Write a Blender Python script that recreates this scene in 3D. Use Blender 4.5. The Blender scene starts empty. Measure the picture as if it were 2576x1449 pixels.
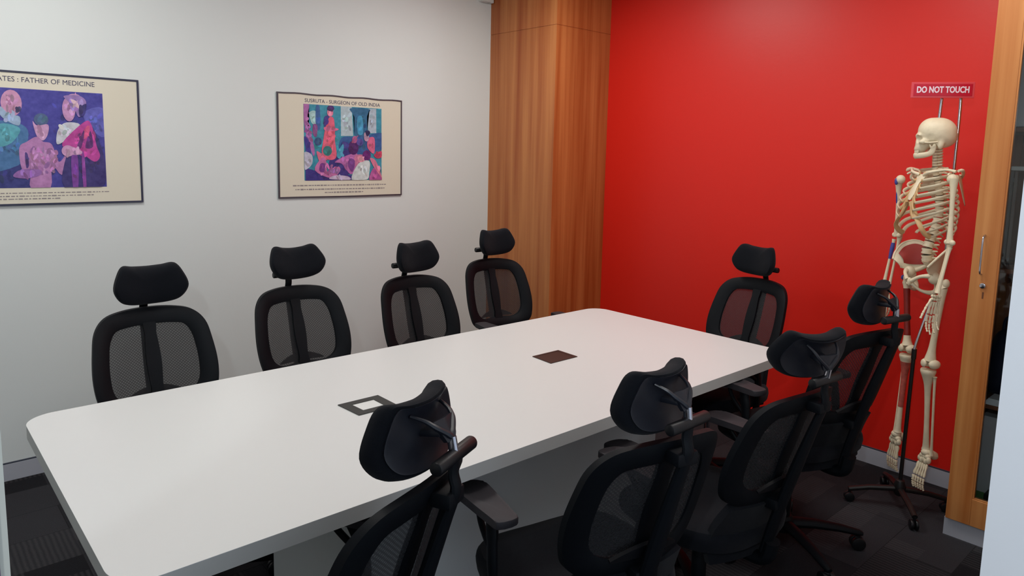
import bpy, bmesh, math, random
from mathutils import Vector, Matrix, Euler, noise
random.seed(7)
S = bpy.context.scene
COL = S.collection
PI = math.pi
V = Vector
# ------------------------------------------------------------------ camera
F_PX, YAW, PITCH, ROLL, CYP, CAM_Z = 1782.7, 0.732592, 0.12544, 0.021897, 607.9, 1.58
fw = V((math.sin(YAW) * math.cos(PITCH), math.cos(YAW) * math.cos(PITCH), -math.sin(PITCH)))
rt = V((math.cos(YAW), -math.sin(YAW), 0))
up = rt.cross(fw)
r2 = rt * math.cos(ROLL) + up * math.sin(ROLL)
u2 = -rt * math.sin(ROLL) + up * math.cos(ROLL)
cam = bpy.data.cameras.new('camera')
cam.sensor_width = 36
cam.lens = F_PX / 2576 * 36
cam.shift_y = -(724.5 - CYP) / 2576
cam.clip_start = 0.02
co = bpy.data.objects.new('camera', cam)
COL.objects.link(co)
m3 = Matrix((r2, u2, -fw)).transposed()
co.matrix_world = Matrix.Translation((0, 0, CAM_Z)) @ m3.to_4x4()
S.camera = co
# ------------------------------------------------------------------ world, lights, exposure
S.view_settings.view_transform = 'Standard'
S.view_settings.look = 'None'
S.view_settings.exposure = 0.17
S.view_settings.gamma = 1.0
w = bpy.data.worlds.new('world')
S.world = w
w.use_nodes = True
w.node_tree.nodes['Background'].inputs[0].default_value = (0.62, 0.72, 0.85, 1)
w.node_tree.nodes['Background'].inputs[1].default_value = 0.9


def area(name, loc, size, energy, color, rot=(0, 0, 0), sy=None):
    l = bpy.data.lights.new(name, 'AREA')
    l.energy = energy
    l.color = color
    l.size = size
    if sy:
        l.shape = 'RECTANGLE'
        l.size_y = sy
    o = bpy.data.objects.new(name, l)
    COL.objects.link(o)
    o.location = loc
    o.rotation_euler = rot
    return o


LIGHT_SPOTS = [(0.5, 1.4, 5), (2.7, 1.1, 10), (0.4, 2.9, 13), (2.6, 2.7, 14)]
for lx, ly, le in LIGHT_SPOTS:
    area('ceiling_panel_light', (lx, ly, 2.715), 0.52, le, (1.0, 0.975, 0.94))
fl = bpy.data.lights.new('camera_flash', 'POINT')
fl.energy = 36
fl.color = (0.88, 0.94, 1.0)
fl.shadow_soft_size = 0.03
flo = bpy.data.objects.new('camera_flash', fl)
COL.objects.link(flo)
flo.location = (-0.26, -0.03, 1.96)

# ------------------------------------------------------------------ room dims
W, RX = 3.916, 3.80
CX, CYF = 3.28, 3.267
TX0, TX1, TY0, TY1, TZ = 0.282, 2.892, 1.401, 2.514, 0.75
CEIL = 2.75


# ------------------------------------------------------------------ materials
def lin(c):
    return tuple((x / 12.92 if x <= .04045 else ((x + .055) / 1.055) ** 2.4) for x in c)


def rgb(r, g, b):
    return lin((r / 255, g / 255, b / 255)) + (1,)


def mat(name, col, rough=.5, metal=0, bump=0, bscale=200, var=0, vscale=8, spec=.5, sheen=0):
    m = bpy.data.materials.new(name)
    m.use_nodes = True
    nt = m.node_tree
    b = nt.nodes['Principled BSDF']
    b.inputs['Base Color'].default_value = col
    b.inputs['Roughness'].default_value = rough
    b.inputs['Metallic'].default_value = metal
    b.inputs['Specular IOR Level'].default_value = spec
    if sheen:
        b.inputs['Sheen Weight'].default_value = sheen
    tc = nt.nodes.new('ShaderNodeTexCoord')
    if bump:
        n = nt.nodes.new('ShaderNodeTexNoise')
        n.inputs['Scale'].default_value = bscale
        bp = nt.nodes.new('ShaderNodeBump')
        bp.inputs['Strength'].default_value = bump
        bp.inputs['Distance'].default_value = .002
        nt.links.new(tc.outputs['Object'], n.inputs['Vector'])
        nt.links.new(n.outputs['Fac'], bp.inputs['Height'])
        nt.links.new(bp.outputs['Normal'], b.inputs['Normal'])
    if var:
        n = nt.nodes.new('ShaderNodeTexNoise')
        n.inputs['Scale'].default_value = vscale
        n.inputs['Detail'].default_value = 5
        mx = nt.nodes.new('ShaderNodeMix')
        mx.data_type = 'RGBA'
        mx.inputs[6].default_value = tuple(c * (1 - var) for c in col[:3]) + (1,)
        mx.inputs[7].default_value = tuple(min(1, c * (1 + var)) for c in col[:3]) + (1,)
        nt.links.new(tc.outputs['Object'], n.inputs['Vector'])
        nt.links.new(n.outputs['Fac'], mx.inputs[0])
        nt.links.new(mx.outputs[2], b.inputs['Base Color'])
    return m


def wood_mat(name, c1, c2, rough=.35, scale=1.0, seed=0.0):
    m = bpy.data.materials.new(name)
    m.use_nodes = True
    nt = m.node_tree
    L = nt.links
    b = nt.nodes['Principled BSDF']
    b.inputs['Roughness'].default_value = rough
    tc = nt.nodes.new('ShaderNodeTexCoord')
    mp = nt.nodes.new('ShaderNodeMapping')
    mp.inputs['Scale'].default_value = (14 * scale, 14 * scale, .55 * scale)
    mp.inputs['Location'].default_value = (seed, seed * 2, seed)
    n1 = nt.nodes.new('ShaderNodeTexNoise')
    n1.inputs['Scale'].default_value = 1.0
    n1.inputs['Detail'].default_value = 2
    mp2 = nt.nodes.new('ShaderNodeMapping')
    mp2.inputs['Scale'].default_value = (70 * scale, 70 * scale, 1.6 * scale)
    n2 = nt.nodes.new('ShaderNodeTexNoise')
    n2.inputs['Scale'].default_value = 1.0
    n2.inputs['Detail'].default_value = 4
    ad = nt.nodes.new('ShaderNodeMath')
    ad.operation = 'MULTIPLY_ADD'
    ad.inputs[1].default_value = .35
    cr = nt.nodes.new('ShaderNodeValToRGB')
    cr.color_ramp.elements[0].position = .42
    cr.color_ramp.elements[0].color = c1
    cr.color_ramp.elements[1].position = .85
    cr.color_ramp.elements[1].color = c2
    L.new(tc.outputs['Object'], mp.inputs[0])
    L.new(tc.outputs['Object'], mp2.inputs[0])
    L.new(mp.outputs[0], n1.inputs['Vector'])
    L.new(mp2.outputs[0], n2.inputs['Vector'])
    L.new(n2.outputs['Fac'], ad.inputs[0])
    L.new(n1.outputs['Fac'], ad.inputs[2])
    L.new(ad.outputs[0], cr.inputs[0])
    L.new(cr.outputs[0], b.inputs['Base Color'])
    return m


def carpet_mat():
    m = bpy.data.materials.new('carpet_tiles')
    m.use_nodes = True
    nt = m.node_tree
    L = nt.links
    N = nt.nodes.new
    b = nt.nodes['Principled BSDF']
    b.inputs['Roughness'].default_value = .95
    b.inputs['Specular IOR Level'].default_value = .1
    tc = N('ShaderNodeTexCoord')
    # tiles: brick pattern of random greys
    br = N('ShaderNodeTexBrick')
    br.offset = .5
    br.inputs['Scale'].default_value = 1
    br.inputs['Brick Width'].default_value = .5
    br.inputs['Row Height'].default_value = .25
    br.inputs['Mortar Size'].default_value = .0015
    br.inputs['Color1'].default_value = rgb(34, 34, 38)
    br.inputs['Color2'].default_value = rgb(60, 60, 64)
    br.inputs['Mortar'].default_value = rgb(36, 35, 38)
    L.new(tc.outputs['Object'], br.inputs['Vector'])
    # short tufted dashes in some patches
    mp = N('ShaderNodeMapping')
    mp.inputs['Rotation'].default_value = (0, 0, 0.0)
    L.new(tc.outputs['Object'], mp.inputs[0])
    wv = N('ShaderNodeTexWave')
    wv.wave_type = 'BANDS'
    wv.bands_direction = 'X'
    wv.inputs['Scale'].default_value = 17
    wv.inputs['Distortion'].default_value = 1.2
    wv.inputs['Detail'].default_value = 2
    L.new(mp.outputs[0], wv.inputs['Vector'])
    n = N('ShaderNodeTexBrick')
    n.offset = .37
    n.inputs['Scale'].default_value = 1
    n.inputs['Brick Width'].default_value = .31
    n.inputs['Row Height'].default_value = .125
    n.inputs['Mortar Size'].default_value = 0
    n.inputs['Color1'].default_value = (0, 0, 0, 1)
    n.inputs['Color2'].default_value = (1, 1, 1, 1)
    L.new(tc.outputs['Object'], n.inputs['Vector'])
    gt = N('ShaderNodeMath')
    gt.operation = 'GREATER_THAN'
    gt.inputs[1].default_value = .6
    L.new(n.outputs['Color'], gt.inputs[0])
    mu = N('ShaderNodeMath')
    mu.operation = 'MULTIPLY'
    L.new(gt.outputs[0], mu.inputs[0])
    L.new(wv.outputs['Fac'], mu.inputs[1])
    m2 = N('ShaderNodeMath')
    m2.operation = 'MULTIPLY'
    m2.inputs[1].default_value = .26
    L.new(mu.outputs[0], m2.inputs[0])
    mx = N('ShaderNodeMix')
    mx.data_type = 'RGBA'
    L.new(m2.outputs[0], mx.inputs[0])
    L.new(br.outputs['Color'], mx.inputs[6])
    mx.inputs[7].default_value = rgb(96, 95, 97)
    nn = N('ShaderNodeTexNoise')
    nn.inputs['Scale'].default_value = 240
    L.new(tc.outputs['Object'], nn.inputs['Vector'])
    mm = N('ShaderNodeMix')
    mm.data_type = 'RGBA'
    mm.blend_type = 'MULTIPLY'
    mm.inputs[0].default_value = .5
    L.new(mx.outputs[2], mm.inputs[6])
    L.new(nn.outputs['Fac'], mm.inputs[7])
    L.new(mm.outputs[2], b.inputs['Base Color'])
    bp = N('ShaderNodeBump')
    bp.inputs['Strength'].default_value = .6
    bp.inputs['Distance'].default_value = .004
    L.new(nn.outputs['Fac'], bp.inputs['Height'])
    L.new(bp.outputs['Normal'], b.inputs['Normal'])
    return m


def mesh_fabric():
    m = bpy.data.materials.new('woven_net')
    m.use_nodes = True
    nt = m.node_tree
    L = nt.links
    N = nt.nodes.new
    out = nt.nodes['Material Output']
    b = nt.nodes['Principled BSDF']
    b.inputs['Base Color'].default_value = rgb(27, 27, 30)
    b.inputs['Roughness'].default_value = .8
    tr = N('ShaderNodeBsdfTransparent')
    mix = N('ShaderNodeMixShader')
    tc = N('ShaderNodeTexCoord')
    vals = []
    for ang in (.75, -.75):
        mp = N('ShaderNodeMapping')
        mp.inputs['Rotation'].default_value = (0, ang, 0)
        L.new(tc.outputs['Object'], mp.inputs[0])
        wv = N('ShaderNodeTexWave')
        wv.bands_direction = 'Z'
        wv.inputs['Scale'].default_value = 42
        wv.inputs['Distortion'].default_value = .6
        L.new(mp.outputs[0], wv.inputs['Vector'])
        vals.append(wv)
    mn = N('ShaderNodeMath')
    mn.operation = 'MULTIPLY'
    L.new(vals[0].outputs['Fac'], mn.inputs[0])
    L.new(vals[1].outputs['Fac'], mn.inputs[1])
    mr = N('ShaderNodeMapRange')
    mr.inputs['From Min'].default_value = 0
    mr.inputs['From Max'].default_value = 1
    mr.inputs['To Min'].default_value = .90
    mr.inputs['To Max'].default_value = .68
    L.new(mn.outputs[0], mr.inputs['Value'])
    L.new(mr.outputs[0], mix.inputs[0])
    L.new(tr.outputs[0], mix.inputs[1])
    L.new(b.outputs[0], mix.inputs[2])
    L.new(mix.outputs[0], out.inputs['Surface'])
    return m


def glass_mat():
    m = bpy.data.materials.new('clear_glass')
    m.use_nodes = True
    nt = m.node_tree
    out = nt.nodes['Material Output']
    nt.nodes.remove(nt.nodes['Principled BSDF'])
    tr = nt.nodes.new('ShaderNodeBsdfTransparent')
    tr.inputs[0].default_value = (.93, .95, .94, 1)
    gl = nt.nodes.new('ShaderNodeBsdfGlossy')
    gl.inputs['Roughness'].default_value = .03
    fr = nt.nodes.new('ShaderNodeFresnel')
    fr.inputs['IOR'].default_value = 1.6
    mx = nt.nodes.new('ShaderNodeMixShader')
    nt.links.new(fr.outputs[0], mx.inputs[0])
    nt.links.new(tr.outputs[0], mx.inputs[1])
    nt.links.new(gl.outputs[0], mx.inputs[2])
    nt.links.new(mx.outputs[0], out.inputs['Surface'])
    return m


def emis(name, col, s):
    m = bpy.data.materials.new(name)
    m.use_nodes = True
    b = m.node_tree.nodes['Principled BSDF']
    b.inputs['Emission Color'].default_value = col
    b.inputs['Emission Strength'].default_value = s
    return m


M = dict(
    white_wall=mat('white_wall_paint', rgb(224, 230, 228), .65, bump=.08, bscale=90),
    red_wall=mat('red_wall_paint', rgb(220, 32, 18), .42, bump=.15, bscale=60),
    jamb=mat('jamb_paint', rgb(232, 236, 241), .5, bump=.05),
    ceiling=mat('ceiling_paint', rgb(235, 235, 232), .8, bump=.1),
    carpet=carpet_mat(),
    skirting=mat('grey_skirting', rgb(178, 181, 190), .4, var=.04),
    skirt_cap=mat('dark_skirting_line', rgb(60, 66, 78), .5, var=.05),
    wood=wood_mat('cherry_veneer', rgb(158, 76, 30), rgb(198, 126, 70)),
    wood2=wood_mat('cabinet_veneer', rgb(174, 98, 42), rgb(208, 142, 82), seed=3.1),
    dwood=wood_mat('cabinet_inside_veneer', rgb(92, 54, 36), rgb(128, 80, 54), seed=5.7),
    table=mat('white_laminate', rgb(220, 222, 221), .38, bump=.02, bscale=300),
    tedge=mat('table_edge_banding', rgb(206, 206, 202), .5, bump=.02),
    tpanel=mat('table_base_laminate', rgb(212, 215, 214), .5, bump=.03),
    black_plastic=mat('black_plastic', rgb(13, 14, 18), .42, spec=.4, bump=.08, bscale=500),
    frame_black=mat('black_frame_plastic', rgb(6, 10, 16), .58, spec=.2, bump=.12, bscale=400),
    pad_grey=mat('arm_pad_rubber', rgb(50, 48, 52), .6, spec=.3, bump=.1, bscale=300),
    fabric=mat('black_fabric', rgb(6, 10, 18), .92, bump=.5, bscale=700, spec=.2, sheen=.05),
    shell=mat('headrest_shell_plastic', rgb(24, 27, 36), .38, bump=.05),
    chrome=mat('chrome', rgb(190, 190, 198), .2, 1, var=.03),
    net=mesh_fabric(),
    glass=glass_mat(),
    box_dark=mat('cable_box_dark', rgb(46, 48, 46), .45, var=.05),
    box_brown=mat('cable_box_brown', rgb(50, 20, 12), .5, var=.08),
    white_plastic=mat('white_plastic', rgb(225, 228, 226), .4, var=.02),
    poster_frame=mat('poster_navy_edge', rgb(48, 50, 72), .4, var=.05),
    poster_frame2=mat('poster_grey_edge', rgb(74, 68, 76), .4, var=.05),
    poster_paper=mat('poster_cream', rgb(224, 218, 199), .5, var=.02, vscale=3),
    ink=mat('poster_ink', rgb(70, 68, 96), .6, var=.05),
    ink_soft=mat('poster_caption_ink', rgb(150, 142, 142), .6, var=.05),
    sign_red=mat('sign_red', rgb(190, 18, 48), .3, var=.03),
    sign_edge=mat('sign_rim', rgb(214, 74, 84), .3, var=.03),
    sign_white=mat('sign_lettering', rgb(240, 222, 232), .4, var=.02),
    bone=mat('bone', rgb(222, 210, 180), .5, bump=.3, bscale=120, var=.12, vscale=28),
    cartilage=mat('cartilage', rgb(196, 160, 112), .5, bump=.1, var=.08, vscale=30),
    red_faint=mat('faded_red_paint', rgb(158, 44, 36), .5, var=.12, vscale=40),
    disc=mat('spinal_disc', rgb(120, 112, 92), .6, bump=.1, var=.1),
    blue_mark=mat('blue_muscle_paint', rgb(62, 72, 150), .5, var=.1, vscale=40),
    red_mark=mat('red_muscle_paint', rgb(128, 26, 18), .5, var=.2, vscale=40),
    red_speck=mat('red_speckled_bone', rgb(176, 84, 72), .5, var=.55, vscale=55),
    stand_black=mat('stand_black', rgb(16, 15, 15), .45, .1, var=.05),
    metal_edge=mat('brushed_aluminium', rgb(176, 176, 166), .35, .8, var=.05),
    dark_edge=mat('glass_edge_reflection', rgb(58, 44, 66), .5, var=.1),  # purple line painted for the reflection in the glass edge
    navy=mat('navy_bag_cloth', rgb(18, 26, 50), .6, bump=.6, bscale=30, var=.3),
    paper=mat('white_paper', rgb(224, 226, 232), .7, bump=.1),
    grey_box=mat('pale_grey_card', rgb(196, 196, 200), .7, bump=.1, var=.05),
    green=mat('green_print', rgb(70, 140, 50), .5, var=.3, vscale=30),
    blue=mat('blue_print', rgb(20, 60, 150), .5, var=.1),
    reflection_grey=mat('grey_glass_reflection', rgb(176, 180, 186), .6, var=.08),
    lamp=emis('lamp_diffuser', (1, .95, .88, 1), 2.0),
)


# ------------------------------------------------------------------ mesh helpers
def finish(name, bm, m, parent=None, smooth=True, loc=None, autos=.6):
    bmesh.ops.remove_doubles(bm, verts=bm.verts[:], dist=1e-6)
    bmesh.ops.recalc_face_normals(bm, faces=bm.faces[:])
    if smooth:
        for f in bm.faces:
            f.smooth = True
        for e in bm.edges:
            if len(e.link_faces) == 2 and e.calc_face_angle(0) > autos:
                e.smooth = False
    me = bpy.data.meshes.new(name)
    if loc is not None:
        bmesh.ops.translate(bm, verts=bm.verts[:], vec=-V(loc))
    bm.to_mesh(me)
    bm.free()
    ms = m if isinstance(m, (list, tuple)) else [m]
    for x in ms:
        me.materials.append(M[x] if isinstance(x, str) else x)
    o = bpy.data.objects.new(name, me)
    COL.objects.link(o)
    if parent:
        o.parent = parent
    if loc is not None:
        o.location = loc
    return o


def thing(name, label, cat, loc=(0, 0, 0), rz=0, group=None):
    o = bpy.data.objects.new(name, None)
    o.empty_display_size = .1
    COL.objects.link(o)
    o.location = loc
    o.rotation_euler = (0, 0, rz)
    tag(o, label, cat, group)
    return o


def tag(o, label, cat, group=None):
    o['label'] = label
    o['category'] = cat
    if group:
        o['group'] = group
    return o


def struct(o, label=None):
    o['kind'] = 'structure'
    if label:
        o['label'] = label
    return o


def box(bm, a, b, bev=0, seg=2, mi=0):
    x0, y0, z0 = a
    x1, y1, z1 = b
    vs = [bm.verts.new(p) for p in ((x0, y0, z0), (x1, y0, z0), (x1, y1, z0), (x0, y1, z0), (x0, y0, z1), (x1, y0, z1), (x1, y1, z1), (x0, y1, z1))]
    fs = [bm.faces.new([vs[i] for i in q]) for q in ((0, 3, 2, 1), (4, 5, 6, 7), (0, 1, 5, 4), (1, 2, 6, 5), (2, 3, 7, 6), (3, 0, 4, 7))]
    for f in fs:
        f.material_index = mi
    if bev:
        es = set(e for f in fs for e in f.edges)
        r = bmesh.ops.bevel(bm, geom=list(es), offset=bev, segments=seg, profile=.5, affect='EDGES')
        for f in r['faces']:
            f.material_index = mi
    return vs


def catmull(pts, n, closed=False):
    pts = [V(p) for p in pts]
    out = []
    N_ = len(pts)
    segs = N_ if closed else N_ - 1
    for i in range(segs):
        p1, p2 = pts[i], pts[(i + 1) % N_]
        p0 = pts[(i - 1) % N_] if (closed or i > 0) else p1 * 2 - p2
        p3 = pts[(i + 2) % N_] if (closed or i + 2 < N_) else p2 * 2 - p1
        for k in range(n):
            t = k / n
            out.append(.5 * ((2 * p1) + (p2 - p0) * t + (2 * p0 - 5 * p1 + 4 * p2 - p3) * t * t + (3 * p1 - p0 - 3 * p2 + p3) * t ** 3))
    if not closed:
        out.append(pts[-1].copy())
    return out


def tube(bm, pts, rad, seg=12, closed=False, flat=1.0, ref=None, mi=0, caps=True):
    """sweep a circle (or ellipse, flat = ratio along the binormal) along pts"""
    pts = [V(p) for p in pts]
    n = len(pts)
    if not isinstance(rad, (list, tuple)):
        rad = [rad] * n
    rings = []
    t0 = (pts[1] - pts[0]).normalized()
    a = V(ref) if ref else (V((0, 0, 1)) if abs(t0.z) < .9 else V((1, 0, 0)))
    nrm = (a - t0 * a.dot(t0)).normalized()
    for i in range(n):
        if closed:
            t = (pts[(i + 1) % n] - pts[i - 1]).normalized()
        else:
            t = (pts[min(i + 1, n - 1)] - pts[max(i - 1, 0)]).normalized()
        nrm = (nrm - t * nrm.dot(t)).normalized()
        bn = t.cross(nrm)
        rings.append([bm.verts.new(pts[i] + nrm * math.cos(2 * PI * k / seg) * rad[i] + bn * math.sin(2 * PI * k / seg) * rad[i] * flat) for k in range(seg)])
    for i in range(n if closed else n - 1):
        A, B = rings[i], rings[(i + 1) % n]
        for k in range(seg):
            f = bm.faces.new((A[k], A[(k + 1) % seg], B[(k + 1) % seg], B[k]))
            f.material_index = mi
    if not closed and caps:
        for r_ in (rings[0], rings[-1]):
            f = bm.faces.new(r_)
            f.material_index = mi
    return rings


def ell(bm, c, r, rot=None, u=14, v=9, mi=0):
    ms = Matrix.Translation(V(c)) @ (rot.to_matrix().to_4x4() if rot else Matrix.Identity(4)) @ Matrix.Diagonal((*([r] * 3 if not isinstance(r, (tuple, list)) else r), 1))
    res = bmesh.ops.create_uvsphere(bm, u_segments=u, v_segments=v, radius=1, matrix=ms)
    for f in set(f for vv in res['verts'] for f in vv.link_faces):
        f.material_index = mi


def cyl(bm, a, b, r, seg=20, bev=0, mi=0):
    a, b = V(a), V(b)
    d = (b - a).normalized()
    if bev:
        tube(bm, [a, a + d * bev * .3, a + d * bev, b - d * bev, b - d * bev * .3, b], [r - bev, r - bev * .3, r, r, r - bev * .3, r - bev], seg, mi=mi)
    else:
        tube(bm, [a, b], r, seg, mi=mi)


def prism(bm, pts, z0, z1, bev=0, mi=0):
    lo = [bm.verts.new((x, y, z0)) for x, y in pts]
    hi = [bm.verts.new((x, y, z1)) for x, y in pts]
    n = len(pts)
    f1 = bm.faces.new(lo[::-1])
    f2 = bm.faces.new(hi)
    for k in range(n):
        bm.faces.new((lo[k], lo[(k + 1) % n], hi[(k + 1) % n], hi[k])).material_index = mi
    f1.material_index = mi
    f2.material_index = mi
    if bev:
        bmesh.ops.bevel(bm, geom=list(f2.edges) + list(f1.edges), offset=bev, segments=2, profile=.5, affect='EDGES')
    return f1, f2


def rrect(x0, y0, x1, y1, r, n=10):
    out = []
    for cx, cy, a in ((x1 - r, y0 + r, -90), (x1 - r, y1 - r, 0), (x0 + r, y1 - r, 90), (x0 + r, y0 + r, 180)):
        for k in range(n + 1):
            t = math.radians(a + 90 * k / n)
            out.append((cx + r * math.cos(t), cy + r * math.sin(t)))
    return out


def grid_slab(bm, rows, thick, mi=0):
    """rows: 2D list of points; gives it a thickness along vertex normals"""
    R_, C_ = len(rows), len(rows[0])
    P = [[V(p) for p in r] for r in rows]
    fr, bk = [], []
    for i in range(R_):
        a, b = [], []
        for j in range(C_):
            du = P[min(i + 1, R_ - 1)][j] - P[max(i - 1, 0)][j]
            dv = P[i][min(j + 1, C_ - 1)] - P[i][max(j - 1, 0)]
            n = du.cross(dv).normalized()
            a.append(bm.verts.new(P[i][j] + n * thick / 2))
            b.append(bm.verts.new(P[i][j] - n * thick / 2))
        fr.append(a)
        bk.append(b)
    for i in range(R_ - 1):
        for j in range(C_ - 1):
            bm.faces.new((fr[i][j], fr[i][j + 1], fr[i + 1][j + 1], fr[i + 1][j])).material_index = mi
            bm.faces.new((bk[i][j], bk[i + 1][j], bk[i + 1][j + 1], bk[i][j + 1])).material_index = mi
    for i in range(R_ - 1):
        for j in (0, C_ - 1):
            bm.faces.new((fr[i][j], fr[i + 1][j], bk[i + 1][j], bk[i][j])).material_index = mi
    for j in range(C_ - 1):
        for i in (0, R_ - 1):
            bm.faces.new((fr[i][j], bk[i][j], bk[i][j + 1], fr[i][j + 1])).material_index = mi


def text(name, body, size, m, parent, loc, rot, ext=.0006, width=None, align='CENTER', bold=0.0):
    c = bpy.data.curves.new(name, 'FONT')
    c.body = body
    c.size = size
    c.extrude = ext
    c.align_x = align
    c.align_y = 'CENTER'
    c.resolution_u = 3
    c.offset = bold
    t = bpy.data.objects.new(name + '_tmp', c)
    COL.objects.link(t)
    dg = bpy.context.evaluated_depsgraph_get()
    me = bpy.data.meshes.new_from_object(t.evaluated_get(dg))
    bpy.data.objects.remove(t)
    xs = [v.co.x for v in me.vertices]
    if width:
        k = width / (max(xs) - min(xs))
        for v in me.vertices:
            v.co.x *= k
    me.name = name
    me.materials.clear()
    me.materials.append(M[m])
    o = bpy.data.objects.new(name, me)
    COL.objects.link(o)
    o.parent = parent
    o.location = loc
    o.rotation_euler = rot
    return o


# ================================================================== ROOM
def bx(name, a, b, m, bev=0, parent=None):
    bm = bmesh.new()
    box(bm, a, b, bev)
    return finish(name, bm, m, parent, smooth=False)


DY0, DY1, DXL, DXR = .15, .30, .0135, 1.365      # doorway the picture is taken through
struct(bx('floor', (-2.2, -1.6, -.1), (4.2, 4.1, 0), 'carpet'))
struct(bx('ceiling', (-1.9, -1.2, CEIL), (4.0, 4.1, CEIL + .1), 'ceiling'))
struct(bx('wall_far', (-1.9, W, 0), (4.0, W + .15, CEIL), 'white_wall'), 'plain off-white wall carrying the two posters')
struct(bx('wall_right', (RX, -1.2, 0), (RX + .15, W, CEIL), 'red_wall'), 'glossy red painted wall')
struct(bx('wall_left', (-1.9, DY1, 0), (-1.75, W, CEIL), 'white_wall'))
bm = bmesh.new()
box(bm, (DXR, DY0, 0), (RX, DY1, CEIL))
box(bm, (DXL, DY0, 2.45), (DXR, DY1, CEIL))
struct(finish('wall_near', bm, 'jamb', smooth=False), 'pale painted wall with the doorway, at the right edge')
# frameless glass panel on the left of the opening, its polished edge and metal channel at the photo's left border
t = bpy.data.objects.new('window_1', None)
COL.objects.link(t)
t.location = (DXL - .9, DY0, 0)
struct(t, 'glass partition panel whose edge shows at the left border')
bm = bmesh.new()
box(bm, (-.9, 0, .04), (.8985, .008, 2.41))
finish('glass_pane', bm, 'glass', t, smooth=False)
bm = bmesh.new()
box(bm, (.8985, -.0008, 0), (.9, .0088, 2.45), mi=0)
box(bm, (.8975, -.0012, 0), (.8985, .0092, 2.45), mi=1)
box(bm, (.8968, -.0012, 0), (.8975, .0092, 2.45), mi=0)
box(bm, (-.9, -.006, 0), (.8968, .014, .04), mi=0)
box(bm, (-.9, -.006, 2.41), (.8968, .014, 2.45), mi=0)
finish('window_frame', bm, ['metal_edge', 'dark_edge'], t, smooth=False)


def skirting(name, pts, side):
    bm = bmesh.new()
    (x0, y0), (x1, y1) = pts
    H, T = .086, .012
    if side == 'y':
        box(bm, (x0, y0 - T, 0), (x1, y0, H - .006), mi=0)
        box(bm, (x0, y0 - T * .7, H - .006), (x1, y0, H), mi=1)
    else:
        box(bm, (x0 - T, y0, 0), (x0, y1, H - .006), mi=0)
        box(bm, (x0 - T * .7, y0, H - .006), (x0, y1, H), mi=1)
    struct(finish(name, bm, ['skirting', 'skirt_cap'], smooth=False))


skirting('baseboard_far', ((-1.75, W), (CX, W)), 'y')
skirting('baseboard_right', ((RX, .30), (RX, CYF)), 'x')

# wood-veneered column in the far corner
ZJ = 2.39
bm = bmesh.new()
box(bm, (CX, CYF, 0), (RX, W, ZJ - .002))
box(bm, (CX + .003, CYF + .003, ZJ - .002), (RX, W, ZJ + .002))
box(bm, (CX, CYF, ZJ + .002), (RX, W, CEIL))
struct(finish('wall_column', bm, 'wood', smooth=False), 'cherry veneer clad column in the far corner')
# white device high on the wall next to the column
bm = bmesh.new()
box(bm, (3.165, W - .05, 2.60), (3.235, W, 2.72), .006)
box(bm, (3.243, W - .035, 2.60), (3.275, W, 2.72), .004)
tag(finish('junction_box', bm, 'white_plastic', smooth=False), 'small white box high on the wall beside the wood column', 'junction box')

# ceiling lights (out of frame, they light the room)
for i, (lx, ly, le) in enumerate(LIGHT_SPOTS):
    t = thing('ceiling_light', 'square white recessed ceiling panel light, out of the frame above', 'ceiling light', (lx, ly, CEIL), group='ceiling lights')
    bm = bmesh.new()
    for a, b in (((-.3, -.3), (.3, -.27)), ((-.3, .27), (.3, .3)), ((-.3, -.27), (-.27, .27)), ((.27, -.27), (.3, .27))):
        box(bm, (a[0], a[1], -.02), (b[0], b[1], 0))
    finish('frame', bm, 'white_plastic', t, smooth=False)
    bm = bmesh.new()
    box(bm, (-.27, -.27, -.012), (.27, .27, 0))
    finish('diffuser', bm, 'lamp', t, smooth=False)

# ================================================================== TABLE
t = thing('conference_table', 'long white conference table with rounded corners in the middle of the room', 'table', ((TX0 + TX1) / 2, (TY0 + TY1) / 2, 0))
hx, hy = (TX1 - TX0) / 2, (TY1 - TY0) / 2
bm = bmesh.new()
f1, f2 = prism(bm, rrect(-hx, -hy, hx, hy, .085, 12), TZ - .04, TZ)
for f in bm.faces:
    f.material_index = 0 if f.normal.z > .9 or f is f2 else 1
f2.material_index = 0
bmesh.ops.bevel(bm, geom=list(f2.edges), offset=.0015, segments=2, affect='EDGES')
finish('tabletop', bm, ['table', 'tedge'], t, autos=.5)
bm = bmesh.new()
box(bm, (-hx + .62, -hy + .235, .02), (hx - .62, -hy + .26, TZ - .041), .001)
finish('modesty_panel', bm, 'tpanel', t, smooth=False)
for sx in (-hx + .62, hx - .65):
    bm = bmesh.new()
    box(bm, (sx, -hy + .261, 0), (sx + .03, hy - .36, TZ - .041), .002)
    finish('leg', bm, 'tpanel', t, smooth=False)


def cable_box(corners, m, label, ring):
    # corners on the table top, order: far-left, far-right, near-right, near-left
    cx = sum(c[0] for c in corners) / 4
    cy = sum(c[1] for c in corners) / 4
    t = thing('cable_outlet', label, 'cable outlet', (cx, cy, TZ), group=None)
    P = [V((c[0] - cx, c[1] - cy, 0)) for c in corners]
    bm = bmesh.new()
    z1 = .003
    o = [bm.verts.new((p.x, p.y, z1)) for p in P]
    ob = [bm.verts.new((p.x, p.y, 0.0002)) for p in P]
    i_ = [bm.verts.new((p.x * ring, p.y * ring, z1)) for p in P]
    ib = [bm.verts.new((p.x * ring, p.y * ring, 0.0002)) for p in P]
    for k in range(4):
        j = (k + 1) % 4
        bm.faces.new((o[k], o[j], i_[j], i_[k]))
        bm.faces.new((o[k], ob[k], ob[j], o[j]))
        bm.faces.new((i_[k], i_[j], ib[j], ib[k]))
        bm.faces.new((ob[k], ib[k], ib[j], ob[j]))
    finish('rim', bm, m, t, smooth=False)
    return t, P


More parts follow.
